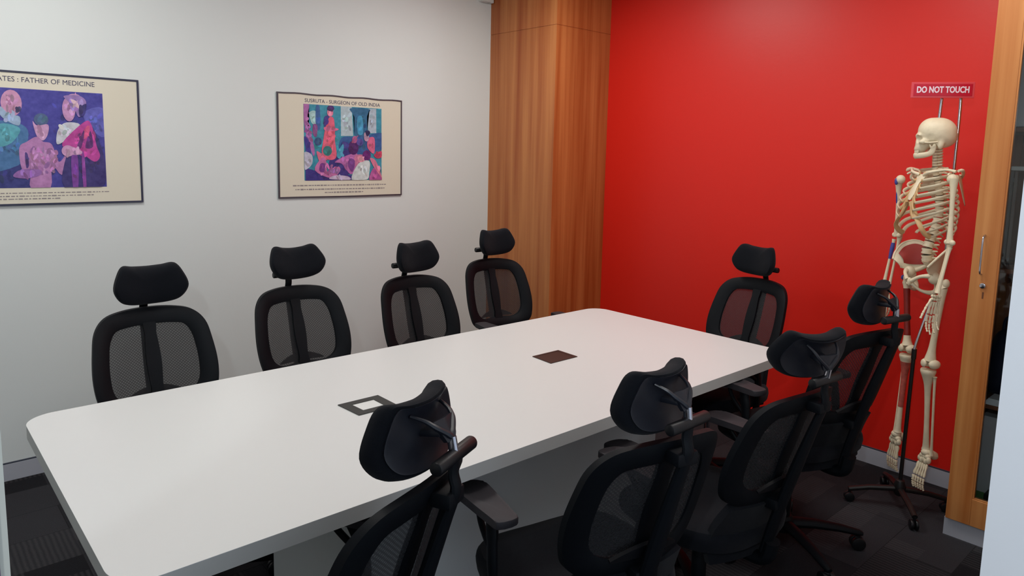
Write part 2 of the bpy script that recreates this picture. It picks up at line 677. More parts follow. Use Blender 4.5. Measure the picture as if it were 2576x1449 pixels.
t, P = cable_box([(1.958, 2.036), (2.108, 2.036), (2.104, 1.921), (1.95, 1.921)], 'box_brown', 'dark brown flush cable outlet in the tabletop, the farther of two', .82)
bm = bmesh.new()
vs = [(p.x * .82, p.y * .82) for p in P]
prism(bm, vs, .0004, .0022)
finish('lid', bm, 'box_brown', t, smooth=False)
t, P = cable_box([(1.072, 2.022), (1.222, 2.022), (1.222, 1.90), (1.08, 1.90)], 'box_dark', 'dark grey open cable outlet in the tabletop, behind the nearest headrest', .54)
bm = bmesh.new()
vs = [(p.x * .54, p.y * .54) for p in P]
prism(bm, vs, .0004, .0012)
finish('tray', bm, 'white_plastic', t, smooth=False)


# ================================================================== CHAIRS
def yb(z):
    k = max(0, (z - .42) / .55)
    return -.20 - .165 * k ** 1.15


def BK(x, z, off=0):
    return V((x, yb(z) + 1.15 * x * x + off, z))


def seat_mesh():
    bm = bmesh.new()
    n = 40

    def outline(s):
        out = []
        for k in range(n):
            t = 2 * PI * k / n
            c, s_ = math.cos(t), math.sin(t)
            x = .25 * math.copysign(abs(c) ** .62, c) * s
            y = (.235 if s_ < 0 else .25) * math.copysign(abs(s_) ** .7, s_) * s
            out.append((x, y))
        return out
    prof = [(.90, .432), (.985, .440), (1.0, .458), (.99, .475), (.95, .490), (.85, .499), (.6, .503), (.3, .499)]
    rings = []
    for s, z in prof:
        r = []
        for x, y in outline(s):
            dz = -.030 * max(0, (y - .13) / .14) ** 2 + .25 * x * x + .01 * max(0, -y / .23)
            r.append(bm.verts.new((x, y, z + dz * (1 if z > .45 else .6))))
        rings.append(r)
    for a, b in zip(rings, rings[1:]):
        for k in range(n):
            bm.faces.new((a[k], a[(k + 1) % n], b[(k + 1) % n], b[k]))
    bm.faces.new(rings[0][::-1])
    c = bm.verts.new((0, 0, .497))
    for k in range(n):
        bm.faces.new((rings[-1][k], rings[-1][(k + 1) % n], c))
    return bm


OUT = [(0, .974), (.085, .970), (.150, .954), (.188, .912), (.203, .845), (.211, .76), (.204, .685), (.182, .632), (.12, .600), (0, .592)]
INN = [(0, .914), (.078, .911), (.118, .902), (.140, .868), (.149, .820), (.153, .76), (.147, .70), (.122, .666), (.080, .652), (0, .658)]


def sym(pts):
    r = [(x, z) for x, z in pts]
    l = [(-x, z) for x, z in pts[-2:0:-1]]
    return r + l


def ring_frame_mesh():
    bm = bmesh.new()
    o = catmull([V((x, 0, z)) for x, z in sym(OUT)], 5, True)
    i_ = catmull([V((x, 0, z)) for x, z in sym(INN)], 5, True)
    n = len(o)
    loops = []
    for fr, off in ((0, 0), (0.0, .012), (.25, .018), (.75, .016), (1, .009), (1, -.004), (.75, -.010), (.25, -.012), (.0, -.008)):
        loops.append([bm.verts.new(BK(o[k].x * (1 - fr) + i_[k].x * fr, o[k].z * (1 - fr) + i_[k].z * fr, off)) for k in range(n)])
    for a, b in zip(loops, loops[1:] + loops[:1]):
        for k in range(n):
            bm.faces.new((a[k], a[(k + 1) % n], b[(k + 1) % n], b[k]))
    rows = []
    for i in range(14):
        z = .640 + .285 * i / 13
        hw = .018 + .008 * math.sin(PI * (1 - i / 13)) ** 2 + .006 * (i < 2) + .004 * (i > 11)
        rows.append([BK(hw * u / 3, z, .004) for u in range(-3, 4)])
    grid_slab(bm, rows, .016)
    return bm


def net_mesh():
    bm = bmesh.new()
    i_ = catmull([V((x, 0, z)) for x, z in sym(INN)], 5, True)
    n = len(i_)
    c0 = V((0, 0, .79))
    prev = None
    for s in (1.02, .75, .5, .25):
        r = []
        for k in range(n):
            p = c0 + (i_[k] - c0) * s
            r.append(bm.verts.new(BK(p.x, p.z, .002)))
        if prev:
            for k in range(n):
                bm.faces.new((prev[k], prev[(k + 1) % n], r[(k + 1) % n], r[k]))
        prev = r
    c = bm.verts.new(BK(0, .79, .002))
    for k in range(n):
        bm.faces.new((prev[k], prev[(k + 1) % n], c))
    return bm


def cover_mesh():
    bm = bmesh.new()
    rows = []
    for i in range(11):
        z = .405 + .20 * i / 10
        hw = .150 + .035 * math.sin(PI * min(1, i / 10 * .6 + .3))
        rows.append([BK(hw * u / 6, z, -.006 + .012 * math.sin(PI * i / 10)) for u in range(-6, 7)])
    grid_slab(bm, rows, .026)
    return bm


PIV = V((0, -.402, 1.022))


def hpad_curve(x, z):
    return 2.7 * x * x + .8 * z * z - .10 * z


def head_outline(sc=1.0, n=5):
    H = [(0, .066), (.05, .069), (.090, .074), (.114, .042), (.129, -.008), (.108, -.050), (.070, -.069), (0, -.074)]
    return [p * sc for p in catmull([V((x, 0, z)) for x, z in sym(H)], n, True)]


def headrest_mesh():
    bm = bmesh.new()
    o = head_outline()
    n = len(o)
    rings = []
    C0 = V((0, .058, .044))
    for s, y in ((.80, -.016), (.93, -.016), (.985, -.010), (1, 0), (.985, .012), (.93, .022), (.82, .030), (.6, .036), (.3, .038)):
        rings.append([bm.verts.new(C0 + V((p.x * s, y + hpad_curve(p.x * s, p.z * s), p.z * s))) for p in o])
    for a, b in zip(rings, rings[1:]):
        for k in range(n):
            bm.faces.new((a[k], a[(k + 1) % n], b[(k + 1) % n], b[k]))
    c = bm.verts.new(C0 + V((0, .038, 0)))
    for k in range(n):
        bm.faces.new((rings[-1][k], rings[-1][(k + 1) % n], c))
    # close the back with a shallow recess
    back = [rings[0]]
    for s, y in ((.76, -.004), (.4, 0)):
        back.append([bm.verts.new(C0 + V((p.x * s, y + hpad_curve(p.x * s, p.z * s), p.z * s))) for p in o])
    for a, b in zip(back, back[1:]):
        for k in range(n):
            bm.faces.new((a[k], b[k], b[(k + 1) % n], a[(k + 1) % n]))
    bm.faces.new(back[-1])
    return bm


def shell_mesh():
    bm = bmesh.new()
    o = head_outline()
    n = len(o)
    C0 = V((0, .058, .044))
    rings = []
    for s, y in ((.70, -.006), (.84, -.014), (.86, -.021), (.83, -.020), (.70, -.012), (.4, -.008)):
        rings.append([bm.verts.new(C0 + V((p.x * s, y + hpad_curve(p.x * s, p.z * s), p.z * s))) for p in o])
    for a, b in zip(rings, rings[1:]):
        for k in range(n):
            bm.faces.new((a[k], a[(k + 1) % n], b[(k + 1) % n], b[k]))
    bm.faces.new(rings[-1])
    bm.faces.new(rings[0][::-1])
    return bm


def bracket_mesh():
    bm = bmesh.new()
    for s in (-1, 1):
        tube(bm, catmull([(s * .050, .050, .088), (s * .040, .026, .076), (s * .030, .013, .062), (s * .012, .004, .046), (0, 0, .034)], 4), [.0035, .0035, .0038, .004, .0045, .005, .005, .0055, .006, .006, .006, .006, .006, .007, .007, .007, .007][:17], 8)
    rows = []
    for i in range(6):
        k = i / 5
        hw = .030 * (1 - k) + .013 * k
        rows.append([V((hw * u / 3, .016 - .014 * k + .004 * abs(u) / 3, .070 - .042 * k)) for u in range(-3, 4)])
    grid_slab(bm, rows, .012)
    # plate reaching the pad
    box(bm, (-.022, .012, .040), (.022, .060, .054), .004)
    return bm


def make_chair(dark=True):
    t = thing('office_chair', 'tmp', 'office chair')
    P = {}
    bm = bmesh.new()
    tube(bm, [(0, 0, .055), (0, 0, .06), (0, 0, .085), (0, 0, .115), (0, 0, .125)], [.030, .040, .046, .040, .030], 20)
    P['hub'] = finish('hub', bm, 'frame_black', t)
    for k in range(5):
        a = 2 * PI * k / 5
        d = V((math.cos(a), math.sin(a), 0))
        n_ = V((-d.y, d.x, 0))
        bm = bmesh.new()
        tube(bm, [d * .03 + V((0, 0, .092)), d * .12 + V((0, 0, .093)), d * .22 + V((0, 0, .084)), d * .30 + V((0, 0, .070)), d * .315 + V((0, 0, .066))],
             [.022, .019, .016, .013, .008], 12, flat=1.25)
        lg = finish('leg', bm, 'frame_black', t)
        bm = bmesh.new()
        c = d * .298
        for s in (-1, 1):
            q = c + n_ * s * .014 + V((0, 0, .0275))
            cyl(bm, q - n_ * .009, q + n_ * .009, .0275, 18, .004)
        tube(bm, [c + V((0, 0, .030)), c + V((0, 0, .066))], .008, 10)
        box(bm, (c.x - .012, c.y - .012, .038), (c.x + .012, c.y + .012, .056), .004)
        finish('caster', bm, 'black_plastic', lg)
    bm = bmesh.new()
    cyl(bm, (0, 0, .11), (0, 0, .25), .025, 20, .003)
    finish('gas_sleeve', bm, 'frame_black', t)
    bm = bmesh.new()
    cyl(bm, (0, 0, .22), (0, 0, .385), .014, 16)
    finish('gas_lift', bm, 'chrome', t)
    bm = bmesh.new()
    box(bm, (-.09, -.13, .375), (.09, .13, .425), .012)
    box(bm, (-.20, -.06, .405), (.20, .06, .430), .006)
    tube(bm, catmull([(0, -.10, .395), (0, -.20, .392), (0, -.255, .41), (0, -.272, .47)], 5), .022, 12, flat=1.3)
    tube(bm, [(.08, .05, .39), (.19, .06, .388), (.235, .06, .386)], [.005, .005, .009], 8)
    finish('tilt_mechanism', bm, 'frame_black', t)
    finish('seat', seat_mesh(), 'fabric', t)
    finish('back_frame', ring_frame_mesh(), 'frame_black', t)
    finish('back_net', net_mesh(), 'net', t)
    finish('lumbar_cover', cover_mesh(), 'fabric', t)
    bm = bmesh.new()
    zs = [.43, .50, .58, .66, .74, .82, .90, .955, .985, PIV.z]
    pts = [V((0, yb(z) - .046, z)) for z in zs[:-2]] + [V((0, -.400, .985)), V((0, PIV.y, PIV.z - .004))]
    tube(bm, catmull(pts, 3), [.025 - .010 * min(1, max(0, k - 12) / 10) for k in range(len(pts) * 3 - 2)], 12, flat=.6, ref=(1, 0, 0))
    box(bm, (-.03, yb(.955) - .05, .925), (.03, yb(.955) - .004, .957), .006)
    box(bm, (-.035, yb(.60) - .05, .585), (.035, yb(.60) - .004, .62), .006)
    finish('spine', bm, 'frame_black', t)
    bm = bmesh.new()
    rows = [[BK(.10 * u / 6, .655 + .035 * i / 4 * (1 - (u / 6.5) ** 2), -.022) for u in range(-6, 7)] for i in range(5)]
    grid_slab(bm, rows, .010)
    finish('lumbar_support', bm, 'black_plastic', t)
    bm = bmesh.new()
    cyl(bm, PIV - V((.070, 0, 0)), PIV + V((.070, 0, 0)), .0135, 18, .004)
    finish('pivot_bar', bm, 'black_plastic', t, loc=PIV)
    hd = finish('headrest', headrest_mesh(), 'fabric', t)
    hd.location = PIV
    finish('headrest_shell', shell_mesh(), 'shell', hd)
    finish('headrest_bracket', bracket_mesh(), 'shell', hd)
    bm = bmesh.new()
    tube(bm, [(0, 0, .004), (0, .001, .036)], .007, 10, flat=1.5)
    finish('adjuster_link', bm, 'chrome', hd)
    for s in (-1, 1):
        bm = bmesh.new()
        tube(bm, catmull([(s * .17, -.01, .418), (s * .23, -.015, .417), (s * .256, -.015, .445), (s * .264, -.01, .53), (s * .261, .0, .61), (s * .252, .02, .668)], 5),
             [.013] * 11 + [.012] * 5 + [.013] * 5 + [.015] * 5, 12, flat=1.4, ref=(0, 0, 1))
        tube(bm, catmull([(s * .262, -.005, .575), (s * .258, .065, .625), (s * .252, .10, .668)], 5), .009, 10)
        ar = finish('armrest', bm, 'frame_black', t)
        bm = bmesh.new()
        pts = [(-.026, -.125), (.026, -.125), (.034, -.09), (.046, .06), (.047, .10), (.034, .128), (0, .138), (-.034, .128), (-.047, .10), (-.046, .06), (-.034, -.09)]
        prism(bm, [(p.x, p.y) for p in catmull([V((x, y, 0)) for x, y in pts], 3, True)], -.011, .011, .004)
        for v in bm.verts:
            v.co.z += -.9 * max(0, v.co.y - .05) ** 1.6 * .6
            v.co += V((s * .250, .065, .684))
        finish('arm_pad', bm, 'pad_grey', ar)
    return t


CH = 'office_chair'
UPPER = ('seat', 'tilt', 'back', 'lumbar', 'spine', 'pivot', 'headrest', 'armrest', 'gas_lift')


def dup(root):
    r = root.copy()
    COL.objects.link(r)
    for ch in list(root.children):
        c = ch.copy()
        COL.objects.link(c)
        c.parent = r
        for g in list(ch.children):
            d = g.copy()
            COL.objects.link(d)
            d.parent = c
    return r


# x, y, facing azimuth (0 = +Y, clockwise), height shift, headrest (pitch, yaw), label
CHAIRS = [
    (.727, 2.49, 180, 0, (0, 3), 0, 20, 'black office chair with net back, leftmost on the far side of the table'),
    (1.34, 2.57, 180, 0, (14, 4), 0, 10, 'black office chair, second from the left on the far side of the table'),
    (1.905, 2.50, 180, 0, (2, 8), 0, 20, 'black office chair, third from the left on the far side of the table'),
    (2.545, 2.71, 187, 0, (4, 10), 0, 20, 'black office chair in front of the wood column, farthest along the far side'),
    (2.94, 1.82, -84, 0, (2, -6), 0, 20, 'black office chair at the far head of the table before the red wall'),
    (.60, 1.362, -24, 0, (-10, -3), 0, 28, 'nearest black office chair, seen from behind, its headrest over the white tabletop'),
    (1.37, 1.235, 12, -.02, (-5, 14), 12, 54, 'black office chair seen from behind, second from the front on the near side'),
    (2.02, 1.25, 6, -.065, (14, -18), 0, 54, 'black office chair on the near side with lowered headrest, third from the front'),
    (2.70, 1.29, 13, .012, (0, 14), 0, 36, 'black office chair on the near side closest to the skeleton'),
]
proto = make_chair()
for i, (x, y, az, dz, (hp, hyw), by, la, lab) in enumerate(CHAIRS):
    c = dup(proto) if i < len(CHAIRS) - 1 else proto
    c.location = (x, y, 0)
    c.rotation_euler = (0, 0, -math.radians(az))
    c['label'] = lab
    c['group'] = 'office chairs around the conference table'
    for ch in c.children:
        b = ch.name.split('.')[0]
        if b == 'headrest':
            ch.rotation_euler = (math.radians(hp), 0, math.radians(hyw))
        if b == 'pivot_bar':
            ch.rotation_euler = (0, 0, math.radians(by))
        if b == 'leg':
            ch.rotation_euler = (0, 0, math.radians(la))
        if dz and b.startswith(UPPER):
            ch.location.z += dz

# ================================================================== POSTERS
_art = {}


def art(col):
    if col not in _art:
        m = bpy.data.materials.new('print_colour')
        m.use_nodes = True
        nt = m.node_tree
        b = nt.nodes['Principled BSDF']
        b.inputs['Roughness'].default_value = .45
        tc = nt.nodes.new('ShaderNodeTexCoord')
        n = nt.nodes.new('ShaderNodeTexNoise')
        n.inputs['Scale'].default_value = 45
        n.inputs['Detail'].default_value = 3
        cr = nt.nodes.new('ShaderNodeValToRGB')
        c = rgb(*col)
        cr.color_ramp.elements[0].position = .3
        cr.color_ramp.elements[0].color = tuple(v * .86 for v in c[:3]) + (1,)
        cr.color_ramp.elements[1].position = .7
        cr.color_ramp.elements[1].color = tuple(min(1, v * 1.14 + .02) for v in c[:3]) + (1,)
        nt.links.new(tc.outputs['Object'], n.inputs['Vector'])
        nt.links.new(n.outputs['Fac'], cr.inputs[0])
        nt.links.new(cr.outputs[0], b.inputs['Base Color'])
        _art[col] = m
    return _art[col]


def picture(name, parent, x0, x1, z0, z1, y, conv, shapes):
    bm = bmesh.new()
    mats = []
    rnd = random.Random(11)
    full = []
    for kind, col, data in shapes:
        full.append((kind, col, data))
        if kind == 'e':
            cx, cy, rx, ry = data[:4]
        else:
            xs, ys = [q[0] for q in data], [q[1] for q in data]
            cx, cy = sum(xs) / len(xs), sum(ys) / len(ys)
            rx, ry = (max(xs) - min(xs)) / 2, (max(ys) - min(ys)) / 2
        big = rx * ry > 90000
        for _ in range(34 if big else max(3, int(rx * ry / 900))):
            e = .95 if big else .5
            f = rnd.choice((.82, .90, 1.08, 1.15))
            c_ = tuple(int(min(255, max(0, round((v * f + rnd.choice((-5, 0, 5))) / 12) * 12))) for v in col)
            full.append(('e', c_, (cx + rnd.uniform(-e, e) * rx, cy + rnd.uniform(-e, e) * ry, rnd.uniform(6, 20) * (2 if big else 1), rnd.uniform(10, 42), rnd.uniform(-50, 50))))
    shapes = full
    for k, (kind, col, data) in enumerate(shapes):
        m = art(col)
        if m not in mats:
            mats.append(m)
        mi = mats.index(m)
        if kind == 'e':
            cx, cy, rx, ry = data[:4]
            a = math.radians(data[4]) if len(data) > 4 else 0
            pts = [(cx + rx * math.cos(t) * math.cos(a) - ry * math.sin(t) * math.sin(a), cy + rx * math.cos(t) * math.sin(a) + ry * math.sin(t) * math.cos(a)) for t in [2 * PI * q / 20 for q in range(20)]]
        elif kind == 's':
            pts = [(p.x, p.y) for p in catmull([V((a, b, 0)) for a, b in data], 4, True)]
        else:
            pts = data
        vs = []
        for q in pts:
            u, v = conv(*q)
            u = min(1, max(0, u))
            v = min(1, max(0, v))
            vs.append(bm.verts.new((x0 + (x1 - x0) * u, y - .000012 * k, z0 + (z1 - z0) * v)))
        try:
            f = bm.faces.new(vs)
            f.material_index = mi
        except ValueError:
            pass
    bmesh.ops.triangulate(bm, faces=bm.faces[:])
    me = bpy.data.meshes.new(name)
    bm.normal_update()
    for f in bm.faces:
        if f.normal.y > 0:
            f.normal_flip()
    bm.to_mesh(me)
    bm.free()
    for m in mats:
        me.materials.append(m)
    o = bpy.data.objects.new(name, me)
    COL.objects.link(o)
    o.parent = parent
    return o


def poster(label, x0, x1, z0, z1, wave, fm, fwid):
    cx, cz = (x0 + x1) / 2, (z0 + z1) / 2
    t = thing('poster', label, 'poster', (cx, W, cz), group=None)
    hx, hz = (x1 - x0) / 2, (z1 - z0) / 2

    def outline(ins):
        pts = []
        N_ = 24
        for k in range(N_ + 1):
            x = -hx + ins + 2 * (hx - ins) * k / N_
            pts.append((x, -hz + ins + wave * .5 * math.sin(k / N_ * 7 + 1)))
        for k in range(N_ + 1):
            x = hx - ins - 2 * (hx - ins) * k / N_
            pts.append((x, hz - ins + wave * math.sin(k / N_ * 24)))
        return pts
    bm = bmesh.new()
    o, i_ = outline(0), outline(fwid)
    n = len(o)
    Y0, Y1 = -.002, -.010
    vo0 = [bm.verts.new((x, Y0, z)) for x, z in o]
    vo1 = [bm.verts.new((x, Y1, z)) for x, z in o]
    vi1 = [bm.verts.new((x, Y1, z)) for x, z in i_]
    vi0 = [bm.verts.new((x, Y0, z)) for x, z in i_]
    for k in range(n):
        j = (k + 1) % n
        bm.faces.new((vo0[k], vo0[j], vo1[j], vo1[k]))
        bm.faces.new((vo1[k], vo1[j], vi1[j], vi1[k]))
        bm.faces.new((vi1[k], vi1[j], vi0[j], vi0[k]))
    finish('frame', bm, fm, t, smooth=False)
    bm = bmesh.new()
    a = [bm.verts.new((x, -.0075, z)) for x, z in outline(fwid * .6)]
    b = [bm.verts.new((x, -.0015, z)) for x, z in outline(fwid * .6)]
    bm.faces.new(a)
    bm.faces.new(b[::-1])
    for k in range(n):
        bm.faces.new((a[k], a[(k + 1) % n], b[(k + 1) % n], b[k]))
    finish('sheet', bm, 'poster_paper', t, smooth=False)
    return t, cx, cz


def caption(parent, lines, ht, y=-.0079):
    bm = bmesh.new()
    for (xa, xb, z) in lines:
        x = xa
        while x < xb:
            wd = random.uniform(.006, .022)
            if x + wd > xb:
                break
            hh = ht * random.uniform(.6, 1)
            box(bm, (x, y - .0002, z - hh / 2), (x + wd, y, z + hh / 2))
            x += wd + random.uniform(.003, .006)
    finish('caption', bm, 'ink_soft', parent, smooth=False)


RZ = (PI / 2, 0, 0)
# poster at the left edge of the photo
t, cx, cz = poster('cream medical poster with a blue painting of three figures, at the left edge', .168, 1.003, 1.289, 1.894, 0, 'poster_frame', .009)


def c1(x, y):
    top = 262 + 43 * x / 935
    return .216 + x / 935 * .784, 1 - (y - top) / (1165 - top)


blue = (62, 58, 150)
picture('picture', t, .33 - cx, .842 - cx, 1.37 - cz, 1.817 - cz, -.0079, c1, [
    ('p', blue, [(-260, 240), (936, 305), (936, 1165), (-260, 1165)]),
    ('s', (92, 92, 180), [(740, 480), (936, 440), (936, 700), (800, 620)]),
    ('s', (44, 48, 120), [(-260, 900), (100, 840), (200, 1165), (-260, 1165)]),
    ('s', (64, 110, 160), [(-250, 620), (-60, 560), (110, 570), (215, 640), (190, 800), (110, 960), (-250, 1010)]),
    ('s', (84, 160, 176), [(-40, 600), (70, 590), (150, 640), (60, 760), (-60, 780)]),
    ('e', (196, 140, 176), (85, 400, 92, 118)),
    ('s', (150, 172, 200), [(-10, 430), (60, 500), (150, 520), (140, 600), (40, 560), (-20, 500)]),
    ('e', (60, 44, 100), (145, 455, 24, 14)),
    ('e', (70, 90, 130), (340, 545, 66, 56)),
    ('s', (198, 150, 190), [(262, 560), (300, 600), (400, 590), (392, 680), (345, 735), (290, 690)]),
    ('s', (180, 124, 178), [(290, 700), (345, 745), (425, 770), (480, 930), (560, 850), (580, 900), (500, 1050), (410, 950), (390, 1165), (210, 1165), (215, 1030), (140, 990), (130, 800), (200, 745)]),
    ('s', (146, 98, 168), [(130, 1000), (300, 1000), (300, 1050), (180, 1080), (60, 1060)]),
    ('s', (70, 46, 120), [(176, 850), (200, 860), (205, 960), (180, 980)]),
    ('s', (52, 40, 110), [(560, 860), (720, 590), (800, 580), (900, 800), (930, 1000), (880, 1165), (520, 1165)]),
    ('s', (196, 196, 206), [(500, 620), (570, 570), (700, 590), (600, 700), (480, 770), (470, 700)]),
    ('s', (186, 60, 150), [(520, 760), (740, 565), (810, 590), (850, 780), (880, 880), (820, 930), (700, 850), (610, 820)]),
    ('s', (96, 36, 110), [(660, 790), (720, 660), (745, 640), (700, 800)]),
    ('s', (90, 34, 108), [(770, 700), (800, 650), (815, 790), (740, 800)]),
    ('s', (206, 80, 130), [(750, 620), (790, 600), (780, 680), (730, 720)]),
    ('s', (120, 56, 150), [(600, 880), (660, 880), (650, 1165), (600, 1165)]),
    ('s', (136, 58, 150), [(700, 870), (725, 870), (730, 1165), (700, 1165)]),
    ('e', (196, 150, 186), (655, 340, 62, 30)),
    ('e', (190, 140, 184), (600, 450, 62, 110)),
    ('s', (150, 120, 180), [(560, 330), (700, 325), (770, 380), (740, 470), (690, 520), (650, 440), (600, 380)]),
    ('s', (214, 180, 190), [(620, 360), (680, 380), (700, 440), (660, 420)]),
    ('s', (50, 44, 110), [(700, 440), (770, 400), (740, 490), (700, 510)]),
    ('e', (200, 150, 190), (570, 830, 60, 52)),
    ('s', (200, 150, 190), [(600, 790), (700, 830), (690, 862), (600, 860)]),
])
text('title', 'HIPPOCRATES : FATHER OF MEDICINE', .032, 'ink', t, ((.30 + .82) / 2 - cx, -.0078, 1.856 - cz), RZ, width=.50)
caption(t, [(.33 - cx, .86 - cx, 1.346 - cz), (.33 - cx, .80 - cx, 1.332 - cz), (.36 - cx, .66 - cx, 1.319 - cz)], .006)

t, cx, cz = poster('cream medical poster with a turquoise and pink painting, between the second and third far chairs', 1.713, 2.542, 1.287, 1.892, .002, 'poster_frame2', .0085)


def c2(x, y):
    top = 295 + 55 * (x - 370) / 885
    return (x - 370) / 885, 1 - (y - top) / (1145 - top)


picture('picture', t, 1.872 - cx, 2.392 - cx, 1.389 - cz, 1.832 - cz, -.0079, c2, [
    ('p', (48, 142, 166), [(360, 280), (1262, 340), (1262, 1150), (360, 1150)]),
    ('p', (176, 196, 204), [(775, 310), (900, 320), (915, 650), (775, 650)]),
    ('p', (170, 186, 200), [(1090, 350), (1190, 350), (1190, 620), (1090, 620)]),
    ('s', (32, 100, 140), [(880, 345), (1110, 355), (1080, 430), (1070, 640), (930, 640), (930, 440)]),
    ('s', (60, 150, 190), [(965, 450), (1020, 440), (1030, 620), (970, 620)]),
    ('s', (40, 90, 150), [(780, 670), (1000, 660), (1262, 620), (1262, 800), (800, 860)]),
    ('s', (166, 100, 164), [(366, 290), (430, 300), (410, 480), (480, 790), (460, 860), (380, 560)]),
    ('s', (160, 200, 200), [(430, 390), (500, 380), (500, 520), (450, 500)]),
    ('s', (46, 92, 150), [(500, 330), (540, 330), (545, 560), (500, 560)]),
    ('s', (130, 70, 130), [(470, 520), (515, 540), (500, 660), (465, 620)]),
    ('s', (54, 48, 140), [(370, 660), (420, 700), (440, 860), (400, 850)]),
    ('e', (48, 80, 130), (520, 710, 40, 45)),
    ('p', (52, 44, 130), [(380, 1150), (380, 1000), (560, 1060), (900, 1090), (900, 1150)]),
    ('s', (52, 44, 124), [(640, 930), (840, 800), (900, 900), (860, 1080), (700, 1080)]),
    ('s', (222, 96, 124), [(600, 560), (640, 450), (690, 450), (705, 560), (705, 700), (720, 880), (640, 915), (560, 850), (575, 700)]),
    ('s', (222, 110, 150), [(590, 550), (700, 560), (750, 575), (700, 595), (600, 590)]),
    ('e', (226, 130, 160), (655, 390, 34, 46)),
    ('e', (60, 34, 100), (660, 345, 40, 32)),
    ('s', (60, 50, 130), [(590, 440), (640, 430), (610, 530), (585, 540)]),
    ('e', (46, 120, 124), (620, 815, 50, 56)),
    ('s', (216, 110, 140), [(500, 820), (570, 860), (620, 920), (560, 900), (540, 960)]),
    ('s', (196, 112, 168), [(550, 900), (600, 910), (620, 1060), (680, 1040), (740, 990), (760, 1040), (660, 1120), (480, 1030)]),
    ('s', (110, 50, 130), [(540, 960), (590, 960), (580, 1050), (530, 1040)]),
    ('s', (190, 190, 210), [(370, 830), (450, 860), (450, 960), (390, 1020), (370, 1000)]),
    ('s', (182, 104, 170), [(700, 940), (830, 870), (960, 850), (940, 1000), (880, 1080), (780, 960)]),
    ('s', (200, 116, 156), [(930, 870), (1060, 870), (1080, 960), (950, 1000)]),
    ('e', (74, 24, 100), (915, 780, 60, 80)),
    ('e', (190, 96, 150), (930, 690, 30, 40)),
    ('e', (88, 80, 160), (990, 720, 40, 40)),
    ('s', (214, 100, 140), [(1090, 680), (1160, 670), (1170, 780), (1150, 850), (1080, 780)]),
    ('e', (200, 160, 190), (1070, 670, 30, 42)),
    ('e', (30, 40, 90), (1085, 615, 28, 26)),
    ('s', (204, 60, 100), [(1160, 860), (1250, 820), (1250, 890), (1190, 900)]),
    ('e', (96, 28, 110), (1070, 870, 50, 60)),
    ('s', (206, 214, 214), [(970, 960), (1100, 930), (1100, 1060), (1070, 1140), (890, 1140)]),
    ('s', (212, 120, 150), [(1110, 900), (1180, 930), (1250, 1100), (1250, 1145), (1150, 990)]),
    ('s', (176, 84, 150), [(1150, 1010), (1200, 1060), (1250, 1145), (1100, 1145)]),
    ('s', (196, 180, 206), [(640, 1130), (700, 1090), (840, 1100), (870, 1140)]),
    ('e', (160, 110, 170), (700, 1040, 60, 26)),
    ('s', (120, 62, 140), [(870, 900), (930, 930), (900, 1050), (850, 980)]),
    ('s', (236, 150, 176), [(960, 880), (1020, 880), (1040, 930), (980, 940)]),
    ('e', (60, 60, 140), (820, 755, 44, 40)),
    ('s', (70, 160, 190), [(720, 860), (790, 740), (800, 800), (760, 900)]),
])
text('title', 'SUSRUTA - SURGEON OF OLD INDIA', .030, 'ink', t, (2.13 - cx, -.0078, 1.852 - cz), RZ, width=.50)
caption(t, [(1.80 - cx, 2.44 - cx, 1.360 - cz), (1.815 - cx, 2.43 - cx, 1.337 - cz), (2.0 - cx, 2.27 - cx, 1.317 - cz)], .009)

# ================================================================== CABINET
CBX, CBY, ZB = 3.295, .870, .08
t = thing('display_cabinet', 'tall cherry veneer cabinet with a glass door, standing at the right edge', 'cabinet', (CBX, .3, 0))


def cb(name, a, b, m, par=None, bev=.001):
    bm = bmesh.new()
    box(bm, (a[0] - CBX, a[1] - .3, a[2]), (b[0] - CBX, b[1] - .3, b[2]), bev)
    return finish(name, bm, m, par or t, smooth=False)


BY0 = .33
bm = bmesh.new()
for a, b in (((CBX + .022, CBY - .018, ZB), (RX - .002, CBY, 2.70)), ((CBX + .022, BY0, ZB), (RX - .002, BY0 + .018, 2.70)), ((CBX + .022, BY0, ZB), (RX - .002, CBY, ZB + .018)), ((CBX + .022, BY0, 2.68), (RX - .002, CBY, 2.70))):
    box(bm, (a[0] - CBX, a[1] - .3, a[2]), (b[0] - CBX, b[1] - .3, b[2]))
finish('body', bm, 'wood2', t, smooth=False)
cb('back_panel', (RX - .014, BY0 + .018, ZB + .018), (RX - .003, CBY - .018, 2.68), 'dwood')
cb('plinth', (CBX + .012, BY0, 0), (CBX + .030, CBY + .006, ZB - .002), 'skirting')
cb('plinth', (CBX + .030, CBY - .012, 0), (RX - .014, CBY + .006, ZB - .002), 'skirting')
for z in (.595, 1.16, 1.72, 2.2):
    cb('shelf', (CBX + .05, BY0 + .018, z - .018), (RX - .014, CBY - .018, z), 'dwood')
bm = bmesh.new()
fx0, fx1 = 0, .021
d0, d1, dz0, dz1 = BY0 - .3, CBY - .3, ZB, 2.70
st = .090
box(bm, (fx0, d1 - st, dz0), (fx1, d1, dz1), .0015)
box(bm, (fx0, d0, dz0), (fx1, d0 + st, dz1), .0015)
box(bm, (fx0, d0 + st, dz0), (fx1, d1 - st, dz0 + .116), .0015)
box(bm, (fx0, d0 + st, dz1 - .1), (fx1, d1 - st, dz1), .0015)
